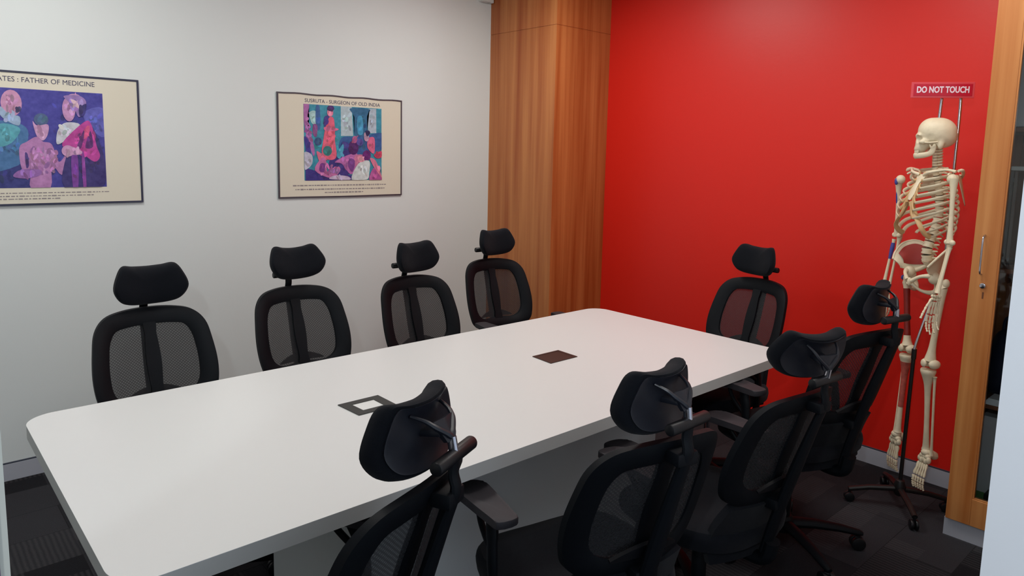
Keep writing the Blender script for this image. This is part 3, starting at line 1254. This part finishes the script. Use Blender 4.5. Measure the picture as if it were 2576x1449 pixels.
# thin glazing bead
box(bm, (fx0 + .002, d1 - st - .006, dz0 + .116), (fx1, d1 - st, dz1 - .1))
box(bm, (fx0 + .002, d0 + st, dz0 + .116), (fx1, d1 - st - .006, dz0 + .122))
door = finish('door', bm, 'wood2', t, smooth=False)
bm = bmesh.new()
box(bm, (.009, d0 + st, dz0 + .116), (.013, d1 - st, dz1 - .1))
finish('glass_pane', bm, 'glass', door, smooth=False)
bm = bmesh.new()
yh = .832 - .3
tube(bm, catmull([(-.001, yh, 1.292), (-.020, yh, 1.285), (-.026, yh, 1.255), (-.026, yh, 1.17), (-.020, yh, 1.140), (-.001, yh, 1.133)], 5), .0036, 10)
finish('handle', bm, 'chrome', door)
bm = bmesh.new()
cyl(bm, (.001, yh - .010, 1.088), (-.008, yh - .010, 1.088), .011, 18, .002)
finish('lock', bm, 'chrome', door)
bm = bmesh.new()
box(bm, (-.0006, yh - .016, 1.035), (.001, yh - .010, 1.062))
finish('keyhole', bm, 'dwood', door, smooth=False)


def item(name, label, cat, bm, m, smooth=False, group=None):
    return tag(finish(name, bm, m, smooth=smooth), label, cat, group)


# things inside the cabinet
bm = bmesh.new()
box(bm, (3.36, .62, 1.722), (3.70, .845, 2.17), .004)  # plain block added to give the upper glass its grey reflection
item('reflection_block', 'large plain grey block on the upper shelf, added for the grey reflection in the cabinet glass', 'reflection stand-in', bm, 'reflection_grey')
for k, (y0, y1, z1) in enumerate(((.745, .805, 1.55), (.665, .725, 1.50), (.585, .645, 1.52))):
    tt = thing('glass_jar', ['tall square glass specimen jar on the cabinet shelf, beside the door handle stile', 'tall square glass specimen jar on the cabinet shelf, in the middle', 'tall square glass specimen jar on the cabinet shelf, farthest from the door handle'][k], 'jar', (3.48, (y0 + y1) / 2, 1.160), group='glass jars in the cabinet')
    hw = (y1 - y0) / 2
    h = z1 - 1.16
    bm = bmesh.new()
    box(bm, (-.03, -hw, .001), (.03, hw, h), .004)
    finish('jar_body', bm, 'glass', tt, smooth=False)
    bm = bmesh.new()
    box(bm, (-.032, -hw - .002, h + .0005), (.032, hw + .002, h + .018), .003)
    finish('lid', bm, 'white_plastic', tt, smooth=False)
bm = bmesh.new()
box(bm, (3.44, .66, .612), (3.66, .82, .90), .05, 4)
for v in bm.verts:
    k = (v.co.z - .612) / .29
    v.co.x += .02 * math.sin(9 * v.co.y + 7 * k)
    v.co.y += (.74 - v.co.y) * .25 * k + .01 * math.sin(22 * v.co.x)
tt = thing('bag', 'dark navy cloth bag slumped on the middle shelf of the cabinet', 'bag', (3.55, .74, .597))
bmesh.ops.translate(bm, verts=bm.verts[:], vec=V((-3.55, -.74, -.612 + .001)))
finish('bag_body', bm, 'navy', tt)
bm = bmesh.new()
tube(bm, catmull([(-.02, -.05, .26), (-.03, -.04, .33), (-.03, .0, .345), (-.03, .04, .33), (-.02, .05, .26)], 5), .006, 8)
finish('bag_handle', bm, 'navy', tt)
bm = bmesh.new()
for k in range(6):
    a = .06 * (k % 3 - 1)
    vs = box(bm, (3.34 + .002 * k, .64 + .004 * k, .596 + .004 * k), (3.43 + .002 * k, .79 - .003 * k, .5995 + .004 * k))
item('paper_stack', 'small stack of white papers at the front of the middle cabinet shelf', 'papers', bm, 'paper')
bm = bmesh.new()
box(bm, (3.492, .60, .0995), (3.66, .825, .50), .003)
item('carton', 'pale grey carton on the cabinet floor', 'carton', bm, 'grey_box')
tt = thing('tape_dispenser', 'black desk tape dispenser in front of the grey carton in the cabinet', 'tape dispenser', (3.43, .715, .165))
bm = bmesh.new()
prism(bm, [(-.03, -.06), (.03, -.06), (.03, .05), (-.03, .05)], 0.001, .03, .004)
finish('base', bm, 'black_plastic', tt, smooth=False)
bm = bmesh.new()
tube(bm, [(0, .03 * math.cos(a) - .005, .062 + .03 * math.sin(a)) for a in [2 * PI * k / 20 for k in range(20)]], .010, 10, closed=True)
finish('tape_roll', bm, 'white_plastic', tt)
bm = bmesh.new()
box(bm, (3.34, .56, .099), (3.49, .835, .135), .002)
box(bm, (3.345, .565, .135), (3.485, .83, .164), .002, mi=1)
item('pamphlet_stack', 'low stack of blue and green printed packs at the bottom of the cabinet', 'printed packs', bm, ['blue', 'green'])

# ================================================================== SKELETON ON ITS STAND
SKX, SKY = 3.42, 1.085
SKR = math.radians(55)          # local +Y (chest) turned towards the far wall, local +X = the body's right
# local coordinates below are (left, forward, up); converted with P3


def P3(p):
    return V((-p[0], p[1], p[2]))


def bone(bm, pts, rad, seg=12, mi=0, flat=1.0, n=4):
    """smooth tapered bone; rad given per control point"""
    pp = [P3(p) for p in pts]
    c = catmull([V((*p, )) for p in pp], n)
    r = catmull([V((q, 0, 0)) for q in rad], n)
    tube(bm, c, [max(.0012, q.x) for q in r], seg, mi=mi, flat=flat)


def lerp(a, b, k):
    return tuple(a[i] * (1 - k) + b[i] * k for i in range(3))


def star(center, sdf, sub=5, rmax=.16, rmin=.004):
    bm = bmesh.new()
    bmesh.ops.create_icosphere(bm, subdivisions=sub, radius=1)
    for v in bm.verts:
        d = v.co.normalized()
        r = rmax
        for _ in range(60):
            s = sdf(d * r)
            if s < .0004 or r < rmin:
                break
            r -= max(.0004, s * .8)
        v.co = center + d * max(r, rmin)
    return bm


def sd_ell(p, c, r):
    q = V(((p.x - c[0]) / r[0], (p.y - c[1]) / r[1], (p.z - c[2]) / r[2]))
    k = q.length
    return (k - 1) * min(r)


def smin(a, b, k=.015):
    h = max(0, min(1, .5 + .5 * (b - a) / k))
    return b * (1 - h) + a * h - k * h * (1 - h)


def smax(a, b, k=.008):
    return -smin(-a, -b, k)


def skull_sdf(p):
    d = sd_ell(p, (0, -.012, .017), (.072, .087, .078))
    d = smin(d, sd_ell(p, (0, .030, .030), (.060, .054, .060)), .02)
    d = smin(d, sd_ell(p, (0, -.045, -.012), (.052, .048, .040)), .02)
    d = smin(d, sd_ell(p, (0, .060, -.040), (.040, .034, .046)), .02)
    d = smin(d, sd_ell(p, (0, .072, -.066), (.028, .024, .020)), .012)
    d = smin(d, sd_ell(p, (0, .084, .002), (.044, .010, .010)), .012)
    for s in (-1, 1):
        d = smin(d, sd_ell(p, (s * .048, .062, -.030), (.014, .020, .012)), .012)
        d = smin(d, sd_ell(p, (s * .055, -.020, -.045), (.012, .015, .022)), .012)
        d = smax(d, -sd_ell(p, (s * .031, .094, -.014), (.021, .030, .017)), .006)
        d = smax(d, -sd_ell(p, (s * .085, .042, -.012), (.026, .030, .024)), .012)
    d = smax(d, -sd_ell(p, (0, .105, -.044), (.012, .024, .017)), .006)
    return d


sk = thing('skeleton', 'full-size cream medical skeleton model with blue and red painted marks, hanging on the black stand', 'skeleton', (SKX, SKY, 0), SKR)


def part(name, bm, m='bone', parent=None, autos=.9):
    return finish(name, bm, m, parent or sk, autos=autos)


# skull turned on the neck towards the body's right
bm = star(V((0, 0, 0)), skull_sdf)
for s in (-1, 1):
    tube(bm, catmull([(s * .050, .064, -.032), (s * .063, .045, -.034), (s * .068, .020, -.033), (s * .066, -.004, -.030)], 5), .0042, 8)
for k in range(8):                                   # upper teeth
    x = (k - 3.5) * .0072
    y = .094 - 18 * x * x
    box(bm, (x - .003, y - .006, -.088), (x + .003, y, -.074), .0012)
SKO = V((0, .000, 1.688))
head = part('skull', bm)
head.location = SKO
head.scale = (.80, .80, .83)
head.rotation_euler = (0, 0, -math.radians(31))
bm = bmesh.new()
md = [(-.050, .006, -.046), (-.049, .010, -.066), (-.045, .018, -.086), (-.034, .050, -.098), (-.018, .080, -.102), (0, .090, -.103)]
md = md + [(-x, y, z) for x, y, z in md[-2::-1]]
cc = catmull(md, 4)
tube(bm, cc, [.007 + .0085 * math.sin(PI * k / (len(cc) - 1)) ** .6 for k in range(len(cc))], 12, flat=.5, ref=(0, 0, 1))
for s in (-1, 1):
    tube(bm, [(s * .050, .006, -.040), (s * .048, .012, -.070), (s * .044, .022, -.092)], [.005, .014, .016], 8, flat=.35, ref=(0, 1, 0))
    tube(bm, [(s * .048, .020, -.062), (s * .047, .030, -.044)], [.006, .002], 8, flat=.5, ref=(0, 1, 0))
for k in range(8):
    x = (k - 3.5) * .0066
    y = .092 - 18 * x * x
    box(bm, (x - .0028, y - .004, -.098), (x + .0028, y + .001, -.087), .0012)
jw = part('jaw', bm)
jw.location = head.location
jw.rotation_euler = head.rotation_euler
jw.scale = head.scale

# spine
SP = [(0, -.003, 1.645), (0, -.008, 1.58), (0, -.012, 1.545), (0, -.030, 1.49), (0, -.046, 1.43), (0, -.050, 1.37), (0, -.042, 1.30), (0, -.022, 1.24), (0, -.010, 1.19), (0, -.014, 1.145)]
sp = catmull([P3(p) for p in SP], 12)
cum = [0]
for a, b in zip(sp, sp[1:]):
    cum.append(cum[-1] + (b - a).length)


def at(frac):
    d = frac * cum[-1]
    for k in range(len(sp) - 1):
        if cum[k + 1] >= d:
            t = (d - cum[k]) / (cum[k + 1] - cum[k])
            return sp[k].lerp(sp[k + 1], t), (sp[k + 1] - sp[k]).normalized()
    return sp[-1], (sp[-1] - sp[-2]).normalized()


NV = 24
hts = [.62] * 7 + [1.0 + .03 * k for k in range(12)] + [1.45] * 5
tot = sum(hts)
acc = 0
vert_pos = []
for k in range(NV):
    c, tg = at((acc + hts[k] / 2) / tot)
    acc += hts[k]
    h = cum[-1] * hts[k] / tot
    vert_pos.append(c)
    r = .0115 if k < 7 else .013 + .0006 * (k - 7) if k < 19 else .0215
    bm = bmesh.new()
    A, B = c - tg * h * .40, c + tg * h * .40
    tube(bm, [A, A.lerp(B, .15), A.lerp(B, .5), A.lerp(B, .85), B], [r * .95, r, r * .84, r, r * .95], 14, mi=0, ref=(1, 0, 0))
    tube(bm, [c - tg * h * .5, c - tg * h * .40], r * .9, 12, mi=1)
    # arch with spinous and transverse processes
    bk = c + V((0, -r - .014, -.004 if k < 7 else -.010))
    tube(bm, [c + V((0, -r * .7, 0)), bk, bk + V((0, -.012, -.010 if k > 6 else -.003))], [r * .6, .005, .003], 8, flat=.6, ref=(0, 0, 1))
    for s in (-1, 1):
        tube(bm, [c + V((s * r * .5, -r * .7, 0)), c + V((s * (r + .012), -r - .004, .003))], [.0055, .003], 8)
    part('vertebra', bm, ['bone', 'disc'])

# ribs
stT, stM, stB = V((0, .041, 1.522)), V((0, .071, 1.468)), V((0, .094, 1.412))
rw = [.052, .078, .096, .108, .117, .123, .127, .128, .125, .116, .098, .076]
rf = [.044, .062, .076, .090, .101, .108, .108, .102, .090, .070, .010, -.02]     # forward reach
rd = [.020, .035, .050, .060, .070, .080, .092, .098, .100, .095, .070, .045]     # drop back to front
ends = {}
for i in range(12):
    c = vert_pos[7 + i]
    for s in (-1, 1):
        bm = bmesh.new()
        yb_ = c.y - .012
        amax = PI * (.90 if i < 7 else .80 - .03 * (i - 7)) if i < 10 else PI * (.56 if i == 10 else .44)
        n = 18
        pts = []
        for k in range(n + 1):
            th = amax * k / n
            x = s * rw[i] * math.sin(th) ** .8 if th < PI / 2 else s * rw[i] * math.sin(th) ** .9
            cyc = (rf[i] + yb_ - .012) / 2
            y = cyc - (rf[i] - yb_ + .012) / 2 * math.cos(th) - (.018 * math.sin(min(PI, th * 2)) if th < PI / 2 else 0)
            z = c.z + .004 - rd[i] * (k / n) ** 1.15
            pts.append(V((x * (1 if k else 0) + s * .012 * (k == 0), y, z)))
        tube(bm, pts, [.0050] * 3 + [.0074] * (n - 4) + [.0070, .0062], 8, flat=.50, ref=(0, 0, 1))
        part('rib', bm)
        ends[(i, s)] = pts[-1]
# sternum
bm = bmesh.new()
rows = []
for k in range(12):
    t_ = k / 11
    q = stT.lerp(stM, t_ * 2) if t_ < .5 else stM.lerp(stB, t_ * 2 - 1)
    hw = [.024, .026, .022, .014, .011, .0125, .0135, .015, .016, .015, .011, .005][k]
    rows.append([q + V((hw * u / 3, .003 * (1 - abs(u) / 3), 0)) for u in range(-3, 4)])
grid_slab(bm, rows, .009)
part('sternum', bm)
bm = bmesh.new()
for s in (-1, 1):
    for i in range(7):
        e = ends[(i, s)]
        t_ = i / 6
        q = stT.lerp(stM, t_ * 2) if t_ < .5 else stM.lerp(stB, t_ * 2 - 1)
        q = q + V((s * .013, 0, -.004))
        mid = e.lerp(q, .5) + V((0, .004, -.012 * t_))
        tube(bm, catmull([e, mid, q], 4), .0072, 8, flat=.6, ref=(0, 0, 1))
    chain = [ends[(9, s)], ends[(8, s)] + V((0, .006, -.002)), ends[(7, s)] + V((0, .006, 0)), stB + V((s * .030, -.002, -.045)), stB + V((s * .012, 0, -.006))]
    tube(bm, catmull(chain, 5), .0115, 10, flat=.5, ref=(0, 0, 1))
part('costal_cartilage', bm, 'cartilage')

# shoulder girdle
for s, acr in ((1, (.142, .002, 1.540)), (-1, (-.158, .003, 1.538))):
    bm = bmesh.new()
    bone(bm, [(s * .014, .046, 1.522), (s * .055, .052, 1.534), (s * .105, .020, 1.546), acr], [.0085, .006, .0055, .0065], 10)
    part('clavicle', bm)
    bm = bmesh.new()
    rows = []
    A = V((s * .128, -.020, 1.522))      # glenoid corner
    B = V((s * .062, -.078, 1.528))      # upper inner
    C = V((s * .088, -.098, 1.395))      # lower tip
    for k in range(9):
        t_ = k / 8
        a = A.lerp(C, t_)
        b = B.lerp(C, t_)
        rows.append([P3(a.lerp(b, u / 6) + V((0, -.010 * math.sin(PI * u / 6) * (1 - t_), 0))) for u in range(7)])
    grid_slab(bm, rows, .0045)
    bone(bm, [(s * .066, -.088, 1.508), (s * .105, -.062, 1.526), (abs(acr[0]) * s * 1.02, -.025, 1.545), (abs(acr[0]) * s * 1.05, -.002, 1.543)], [.003, .006, .007, .006], 8)
    bone(bm, [(s * .122, -.014, 1.520), (s * .118, .012, 1.530), (s * .128, .024, 1.522)], [.007, .005, .004], 8)
    ell(bm, P3((s * .134, -.008, 1.510)), (.010, .013, .018))
    part('scapula', bm)

# arms
ARM = {1: dict(sh=(.157, .020, 1.506), el=(.180, .030, 1.245), wr=(.192, .075, 1.030), tip=(.190, .096, .852)),
       -1: dict(sh=(-.171, .030, 1.492), el=(-.195, .000, 1.232), wr=(-.192, .032, .985), tip=(-.184, .030, .812))}
for s, J in ARM.items():
    sh, el, wr, tip = J['sh'], J['el'], J['wr'], J['tip']
    bm = bmesh.new()
    bone(bm, [(sh[0], sh[1], sh[2] + .006), lerp(sh, el, .10), lerp(sh, el, .28), lerp(sh, el, .6), lerp(sh, el, .88), lerp(sh, el, 1.0)], [.018, .014, .0098, .0088, .0115, .014], 14)
    ell(bm, P3((sh[0] - s * .010, sh[1], sh[2] + .003)), (.021, .020, .021))
    for q in (-1, 1):
        ell(bm, P3((el[0] + q * .015, el[1], el[2] + .004)), (.013, .011, .012))
    hm = part('humerus', bm)
    if s < 0:
        bm = bmesh.new()
        ell(bm, P3((sh[0] + .004, sh[1] + .016, sh[2] - .006)), (.009, .007, .016))
        bone(bm, [lerp((sh[0], sh[1] + .009, sh[2]), el, .2), lerp((sh[0], sh[1] + .008, sh[2]), el, .34), lerp((sh[0], sh[1] + .006, sh[2]), el, .52)], [.004, .006, .003], 8)
        part('muscle_mark', bm, 'blue_mark', hm)
    bm = bmesh.new()
    e2 = (el[0] + s * .010, el[1] + .004, el[2] - .016)
    w2 = (wr[0] + s * .012, wr[1] + .006, wr[2] + .010)
    bone(bm, [e2, lerp(e2, w2, .12), lerp(e2, w2, .5), lerp(e2, w2, .88), w2], [.0095, .0065, .0062, .008, .0115], 10)
    rd_ = part('radius', bm)
    if s < 0:
        bm = bmesh.new()
        bone(bm, [lerp(e2, w2, .08), lerp(e2, w2, .2), lerp(e2, w2, .42)], [.0085, .0095, .0068], 10)
        part('muscle_mark', bm, 'blue_mark', rd_)
    bm = bmesh.new()
    e3 = (el[0] - s * .008, el[1] - .012, el[2] + .010)
    w3 = (wr[0] - s * .012, wr[1] - .006, wr[2] + .008)
    bone(bm, [e3, lerp(e3, w3, .08), lerp(e3, w3, .2), lerp(e3, w3, .6), w3], [.011, .012, .0075, .0055, .007], 10)
    part('ulna', bm)
    # hand: carpals, metacarpals and finger bones
    bm = bmesh.new()
    wv, tv = P3(wr), P3(tip)
    d = (tv - wv).normalized()
    side = V((0, 1, 0))                # the hand is seen edge to front: knuckles run front to back
    side = (side - d * side.dot(d)).normalized()
    nrm = d.cross(side)
    Lh = (tv - wv).length
    for r_ in range(2):
        for q in range(4):
            ell(bm, wv + d * (.006 + .013 * r_) + side * ((q - 1.5) * .0105) + nrm * (.002 * ((q + r_) % 2)), (.0066, .0066, .0070), u=10, v=7)
    lens = [.90, 1.0, .94, .78]
    for q in range(4):
        off = (1.5 - q) * .0125
        p0 = wv + d * .026 + side * off * .8
        m_ = p0 + d * Lh * .34 * (1 - .05 * abs(q - 1)) + side * off * .35
        curl = nrm * (-s) * .010
        segs = [p0, m_]
        cur = m_
        for j, f in enumerate((.22, .145, .11)):
            cur = cur + d * Lh * f * lens[q] * .92 + curl * (j + .4) * .55 + side * off * .05
            segs.append(cur)
        for j, (a, b) in enumerate(zip(segs, segs[1:])):
            rr = (.0040, .0042, .0036, .0030)[j]
            a2, b2 = a.lerp(b, .04), a.lerp(b, .94)
            tube(bm, [a2, a2.lerp(b2, .15), a2.lerp(b2, .5), a2.lerp(b2, .85), b2], [rr * 1.1, rr * 1.3, rr * .85, rr * 1.3, rr * 1.05], 8)
    cur = wv + d * .018 + side * .020
    td = (d * .80 + side * .55 + nrm * (-s) * .25).normalized()
    for j, f in enumerate((.042, .030, .024)):
        nx = cur + td * f
        tube(bm, [cur, cur.lerp(nx, .15), cur.lerp(nx, .5), cur.lerp(nx, .85), nx], [.0045, .0052, .0036, .0050, .004], 8)
        cur = nx + td * .001
        td = (td + d * .25).normalized()
    part('hand', bm)

# pelvis
bm = bmesh.new()
for s in (-1, 1):
    crest = catmull([V(P3(p)) for p in ((s * .034, -.070, 1.160), (s * .070, -.066, 1.205), (s * .112, -.034, 1.222), (s * .134, .010, 1.205), (s * .128, .048, 1.165), (s * .114, .066, 1.135))], 4)
    inner = catmull([V(P3(p)) for p in ((s * .036, -.058, 1.120), (s * .052, -.044, 1.105), (s * .066, -.026, 1.098), (s * .078, -.006, 1.095), (s * .086, .016, 1.095), (s * .096, .040, 1.100))], 4)
    rows = []
    for k in range(len(crest)):
        a, b = crest[k], inner[k]
        rows.append([a.lerp(b, u / 5) + V((s * .012 * math.sin(PI * u / 5), 0, 0)) * -1 * -1 for u in range(6)])
    grid_slab(bm, rows, .0055)
    tube(bm, crest, .0052, 8)
    ell(bm, P3((s * .080, .004, 1.082)), (.024, .026, .028))
    bone(bm, [(s * .078, .020, 1.090), (s * .048, .048, 1.082), (s * .014, .060, 1.058)], [.012, .0075, .010], 10)
    bone(bm, [(s * .080, -.006, 1.072), (s * .070, -.022, 1.035), (s * .056, -.014, 1.012), (s * .032, .026, 1.018), (s * .010, .056, 1.046)], [.013, .012, .012, .0065, .009], 10)
    bone(bm, [(s * .036, -.058, 1.125), (s * .060, -.030, 1.100), (s * .078, -.004, 1.086)], [.010, .010, .012], 10)
ell(bm, P3((0, .060, 1.052)), (.010, .009, .019))
pv = part('pelvis', bm)
bm = bmesh.new()
s = -1
crest = catmull([V(P3(p)) for p in ((s * .050, -.062, 1.180), (s * .074, -.056, 1.197), (s * .106, -.030, 1.206), (s * .122, .008, 1.190), (s * .118, .038, 1.160))], 4)
inner = catmull([V(P3(p)) for p in ((s * .050, -.046, 1.122), (s * .062, -.034, 1.118), (s * .074, -.016, 1.116), (s * .084, .004, 1.116), (s * .094, .026, 1.120))], 4)
rows = [[a.lerp(b, u / 5) + V((s * .012 * math.sin(PI * u / 5), 0, 0)) + V((-.0045, .0035, .002)) for u in range(6)] for a, b in zip(crest, inner)]
grid_slab(bm, rows, .002)
part('painted_hollow', bm, 'red_faint', pv)['label'] = 'dark red painted hollow of the hip bone'
bm = bmesh.new()
rows = []
for k in range(9):
    t_ = k / 8
    hw = .044 * (1 - t_) ** .7 + .005
    c = V((0, -.030 - .045 * math.sin(t_ * 2.2), 1.140 - .115 * t_))
    rows.append([c + V((hw * u / 4, -.006 * (1 - (u / 4) ** 2), 0)) for u in range(-4, 5)])
grid_slab(bm, rows, .014)
part('sacrum', bm)

# legs
LEG = {1: dict(hip=(.083, .002, 1.082), tro=(.128, -.010, 1.066), kn=(.082, -.012, .690), an=(.073, -.046, .300), toe=(.090, .000, .140), heel=(.072, -.086, .272)),
       -1: dict(hip=(-.083, -.006, 1.070), tro=(-.132, -.020, 1.044), kn=(-.082, -.020, .712), an=(-.086, -.010, .322), toe=(-.080, .006, .150), heel=(-.094, -.052, .290))}
for s, J in LEG.items():
    hip, tro, kn, an, toe, heel = (J[k] for k in ('hip', 'tro', 'kn', 'an', 'toe', 'heel'))
    bm = bmesh.new()
    ell(bm, P3(hip), .023)
    bone(bm, [hip, lerp(hip, tro, .55), (tro[0] - s * .006, tro[1], tro[2] - .022)], [.015, .0125, .017], 12)
    ell(bm, P3((tro[0], tro[1] - .004, tro[2])), (.014, .016, .020))
    s0 = (tro[0] - s * .008, tro[1], tro[2] - .02)
    k0 = (kn[0], kn[1], kn[2] + .028)
    shaft = [s0, lerp(s0, k0, .15), lerp(s0, k0, .5), lerp(s0, k0, .82), k0]
    if s > 0:
        bone(bm, shaft, [.018, .0145, .0125, .0145, .024], 14)
    else:
        bone(bm, [s0, lerp(s0, k0, .10), lerp(s0, k0, .5), lerp(s0, k0, .86)], [.018, .0135, .009, .012], 14)
        bone(bm, [lerp(s0, k0, .84), lerp(s0, k0, .93), k0], [.0145, .018, .024], 14)
    for q in (-1, 1):
        ell(bm, P3((kn[0] + q * .021, kn[1] - .006, kn[2] + .014)), (.019, .026, .021))
    fm = part('femur', bm)
    if s < 0:
        bm = bmesh.new()
        bone(bm, [lerp(s0, k0, .09), lerp(s0, k0, .3), lerp(s0, k0, .6), lerp(s0, k0, .85)], [.0145, .0130, .0125, .0145], 14)
        o = part('painted_shaft', bm, 'red_mark', fm)
        o['label'] = 'dark red painted shaft of the thigh bone'
        bm = bmesh.new()
        ell(bm, P3((tro[0] - .010, tro[1] + .006, tro[2] + .002)), (.006, .012, .012))
        part('muscle_mark', bm, 'blue_mark', fm)
    bm = bmesh.new()
    ell(bm, P3((kn[0], kn[1] + .030, kn[2] + .016)), (.016, .008, .018))
    part('kneecap', bm)
    bm = bmesh.new()
    t0 = (kn[0] - s * .004, kn[1], kn[2] - .026)
    a0 = (an[0] - s * .006, an[1], an[2] + .004)
    bone(bm, [(t0[0], t0[1], t0[2] + .012), t0, lerp(t0, a0, .08), lerp(t0, a0, .22), lerp(t0, a0, .6), lerp(t0, a0, .93), a0], [.030, .031, .022, .0135, .0105, .0135, .018], 14)
    tb = part('tibia', bm)
    if s < 0:
        bm = bmesh.new()
        bone(bm, [lerp(t0, a0, .06), lerp(t0, a0, .22), lerp(t0, a0, .5), lerp(t0, a0, .66)], [.0245, .0145, .0120, .0118], 14)
        part('painted_shaft', bm, 'red_speck', tb)['label'] = 'red speckled painted shaft of the shin bone'
    bm = bmesh.new()
    f0 = (kn[0] + s * .026, kn[1] - .010, kn[2] - .040)
    fa = (an[0] + s * .022, an[1] - .006, an[2] - .014)
    bone(bm, [f0, lerp(f0, fa, .07), lerp(f0, fa, .5), lerp(f0, fa, .9), fa], [.0095, .006, .0052, .006, .0095], 10)
    part('fibula', bm)
    # foot hanging toes-down
    bm = bmesh.new()
    av, tv, hv = P3(an), P3(toe), P3(heel)
    d = (tv - av).normalized()
    side = V((1, 0, 0))
    side = (side - d * side.dot(d)).normalized()
    nrm = side.cross(d)
    ell(bm, av + d * .008, (.021, .022, .017))
    tube(bm, [av + d * .010, av.lerp(hv, .6), hv, hv + (hv - av).normalized() * .012], [.016, .017, .019, .011], 12)
    LF = (tv - av).length
    for q in range(5):
        ell(bm, av + d * (.040 + .006 * (q % 2)) + side * ((q - 2) * .0125), (.010, .012, .016), u=10, v=7)
    for q in range(3):
        ell(bm, av + d * .026 + side * ((q - 1) * .016), (.013, .014, .013), u=10, v=7)
    for q in range(5):
        off = (q - 2) * s
        big = (off == 2) if s > 0 else (off == 2)
        p0 = av + d * .054 + side * (q - 2) * .0115
        p1 = p0 + d * (LF * .40) + side * (q - 2) * .0035 + nrm * .004
        seg = [p0, p1, p1 + d * LF * .17 + nrm * -.004, p1 + d * LF * .26 + nrm * -.010, p1 + d * LF * .31 + nrm * -.016]
        inner = (q - 2) * (1 if s > 0 else -1) == 2
        rr = .0062 if inner else .0043
        for j, (a, b) in enumerate(zip(seg, seg[1:])):
            a2, b2 = a.lerp(b, .05), a.lerp(b, .93)
            k = rr * (1, .95, .85, .75)[j]
            tube(bm, [a2, a2.lerp(b2, .18), a2.lerp(b2, .5), a2.lerp(b2, .84), b2], [k, k * 1.35, k * .85, k * 1.35, k * .9], 8)
    part('foot', bm)

# stand
st = thing('skeleton_stand', 'black wheeled stand with a bent chrome rod carrying the skeleton', 'stand', (SKX, SKY, 0), SKR)
bm = bmesh.new()
tube(bm, catmull([P3(p) for p in ((-.004, .010, .095), (-.003, .007, .40), (-.001, .004, .72))], 4), .0085, 12)
tube(bm, [P3((-.001, .004, .70)), P3((-.001, .004, .745))], .0105, 12)
finish('pole', bm, 'stand_black', st)
bm = bmesh.new()
tube(bm, catmull([P3(p) for p in ((-.001, .004, .70), (-.001, .003, .75), (-.002, -.030, .87), (-.003, -.070, 1.0), (-.003, -.098, 1.08), (0, -.101, 1.20), (0, -.101, 1.55), (0, -.101, 1.84), (0, -.085, 1.885), (0, -.050, 1.895), (0, -.018, 1.885), (0, -.012, 1.85), (0, -.008, 1.755))], 5), .0062, 12)
finish('rod', bm, 'chrome', st)
bm = bmesh.new()
tube(bm, [P3((-.004, .010, z)) for z in (.055, .07, .10, .125, .13)], [.018, .026, .026, .018, .010], 16)
finish('hub', bm, 'stand_black', st)
for wa in (126, 216, 306, 36):
    a = math.radians(wa)
    dw = V((math.cos(a), math.sin(a), 0))
    dl = Matrix.Rotation(-SKR, 3, 'Z') @ dw
    R_ = .215 if wa != 306 else .24
    if wa == 306:
        R_ = .20
    c0 = P3((-.004, .010, 0))
    bm = bmesh.new()
    tube(bm, [c0 + dl * .015 + V((0, 0, .085)), c0 + dl * R_ * .6 + V((0, 0, .076)), c0 + dl * R_ + V((0, 0, .058))], [.013, .012, .011], 10, flat=1.1)
    lg = finish('leg', bm, 'stand_black', st)
    bm = bmesh.new()
    n_ = V((-dl.y, dl.x, 0))
    c = c0 + dl * (R_ - .004) + V((0, 0, .022))
    for q in (-1, 1):
        cyl(bm, c + n_ * (q * .010 - .006), c + n_ * (q * .010 + .006), .022, 16, .003)
    tube(bm, [c, c + V((0, 0, .036))], .006, 8)
    finish('caster', bm, 'black_plastic', lg)

# sign on top of the stand
ang = math.atan2(-.82, .57)
sg = thing('warning_sign', 'small red DO NOT TOUCH sign with white letters above the skull', 'sign', (3.395, 1.068, 1.881), ang)
bm = bmesh.new()
box(bm, (-.121, -.004, -.033), (.121, .004, .033), .0015)
finish('rim', bm, 'sign_edge', sg, smooth=False)
bm = bmesh.new()
box(bm, (-.112, -.0052, -.025), (.112, -.0035, .025), .0004)
finish('panel', bm, 'sign_red', sg, smooth=False)
text('lettering', 'DO NOT TOUCH', .036, 'sign_white', sg, (0, -.0056, 0), (PI / 2, 0, 0), ext=.0006, width=.200, bold=.0012)
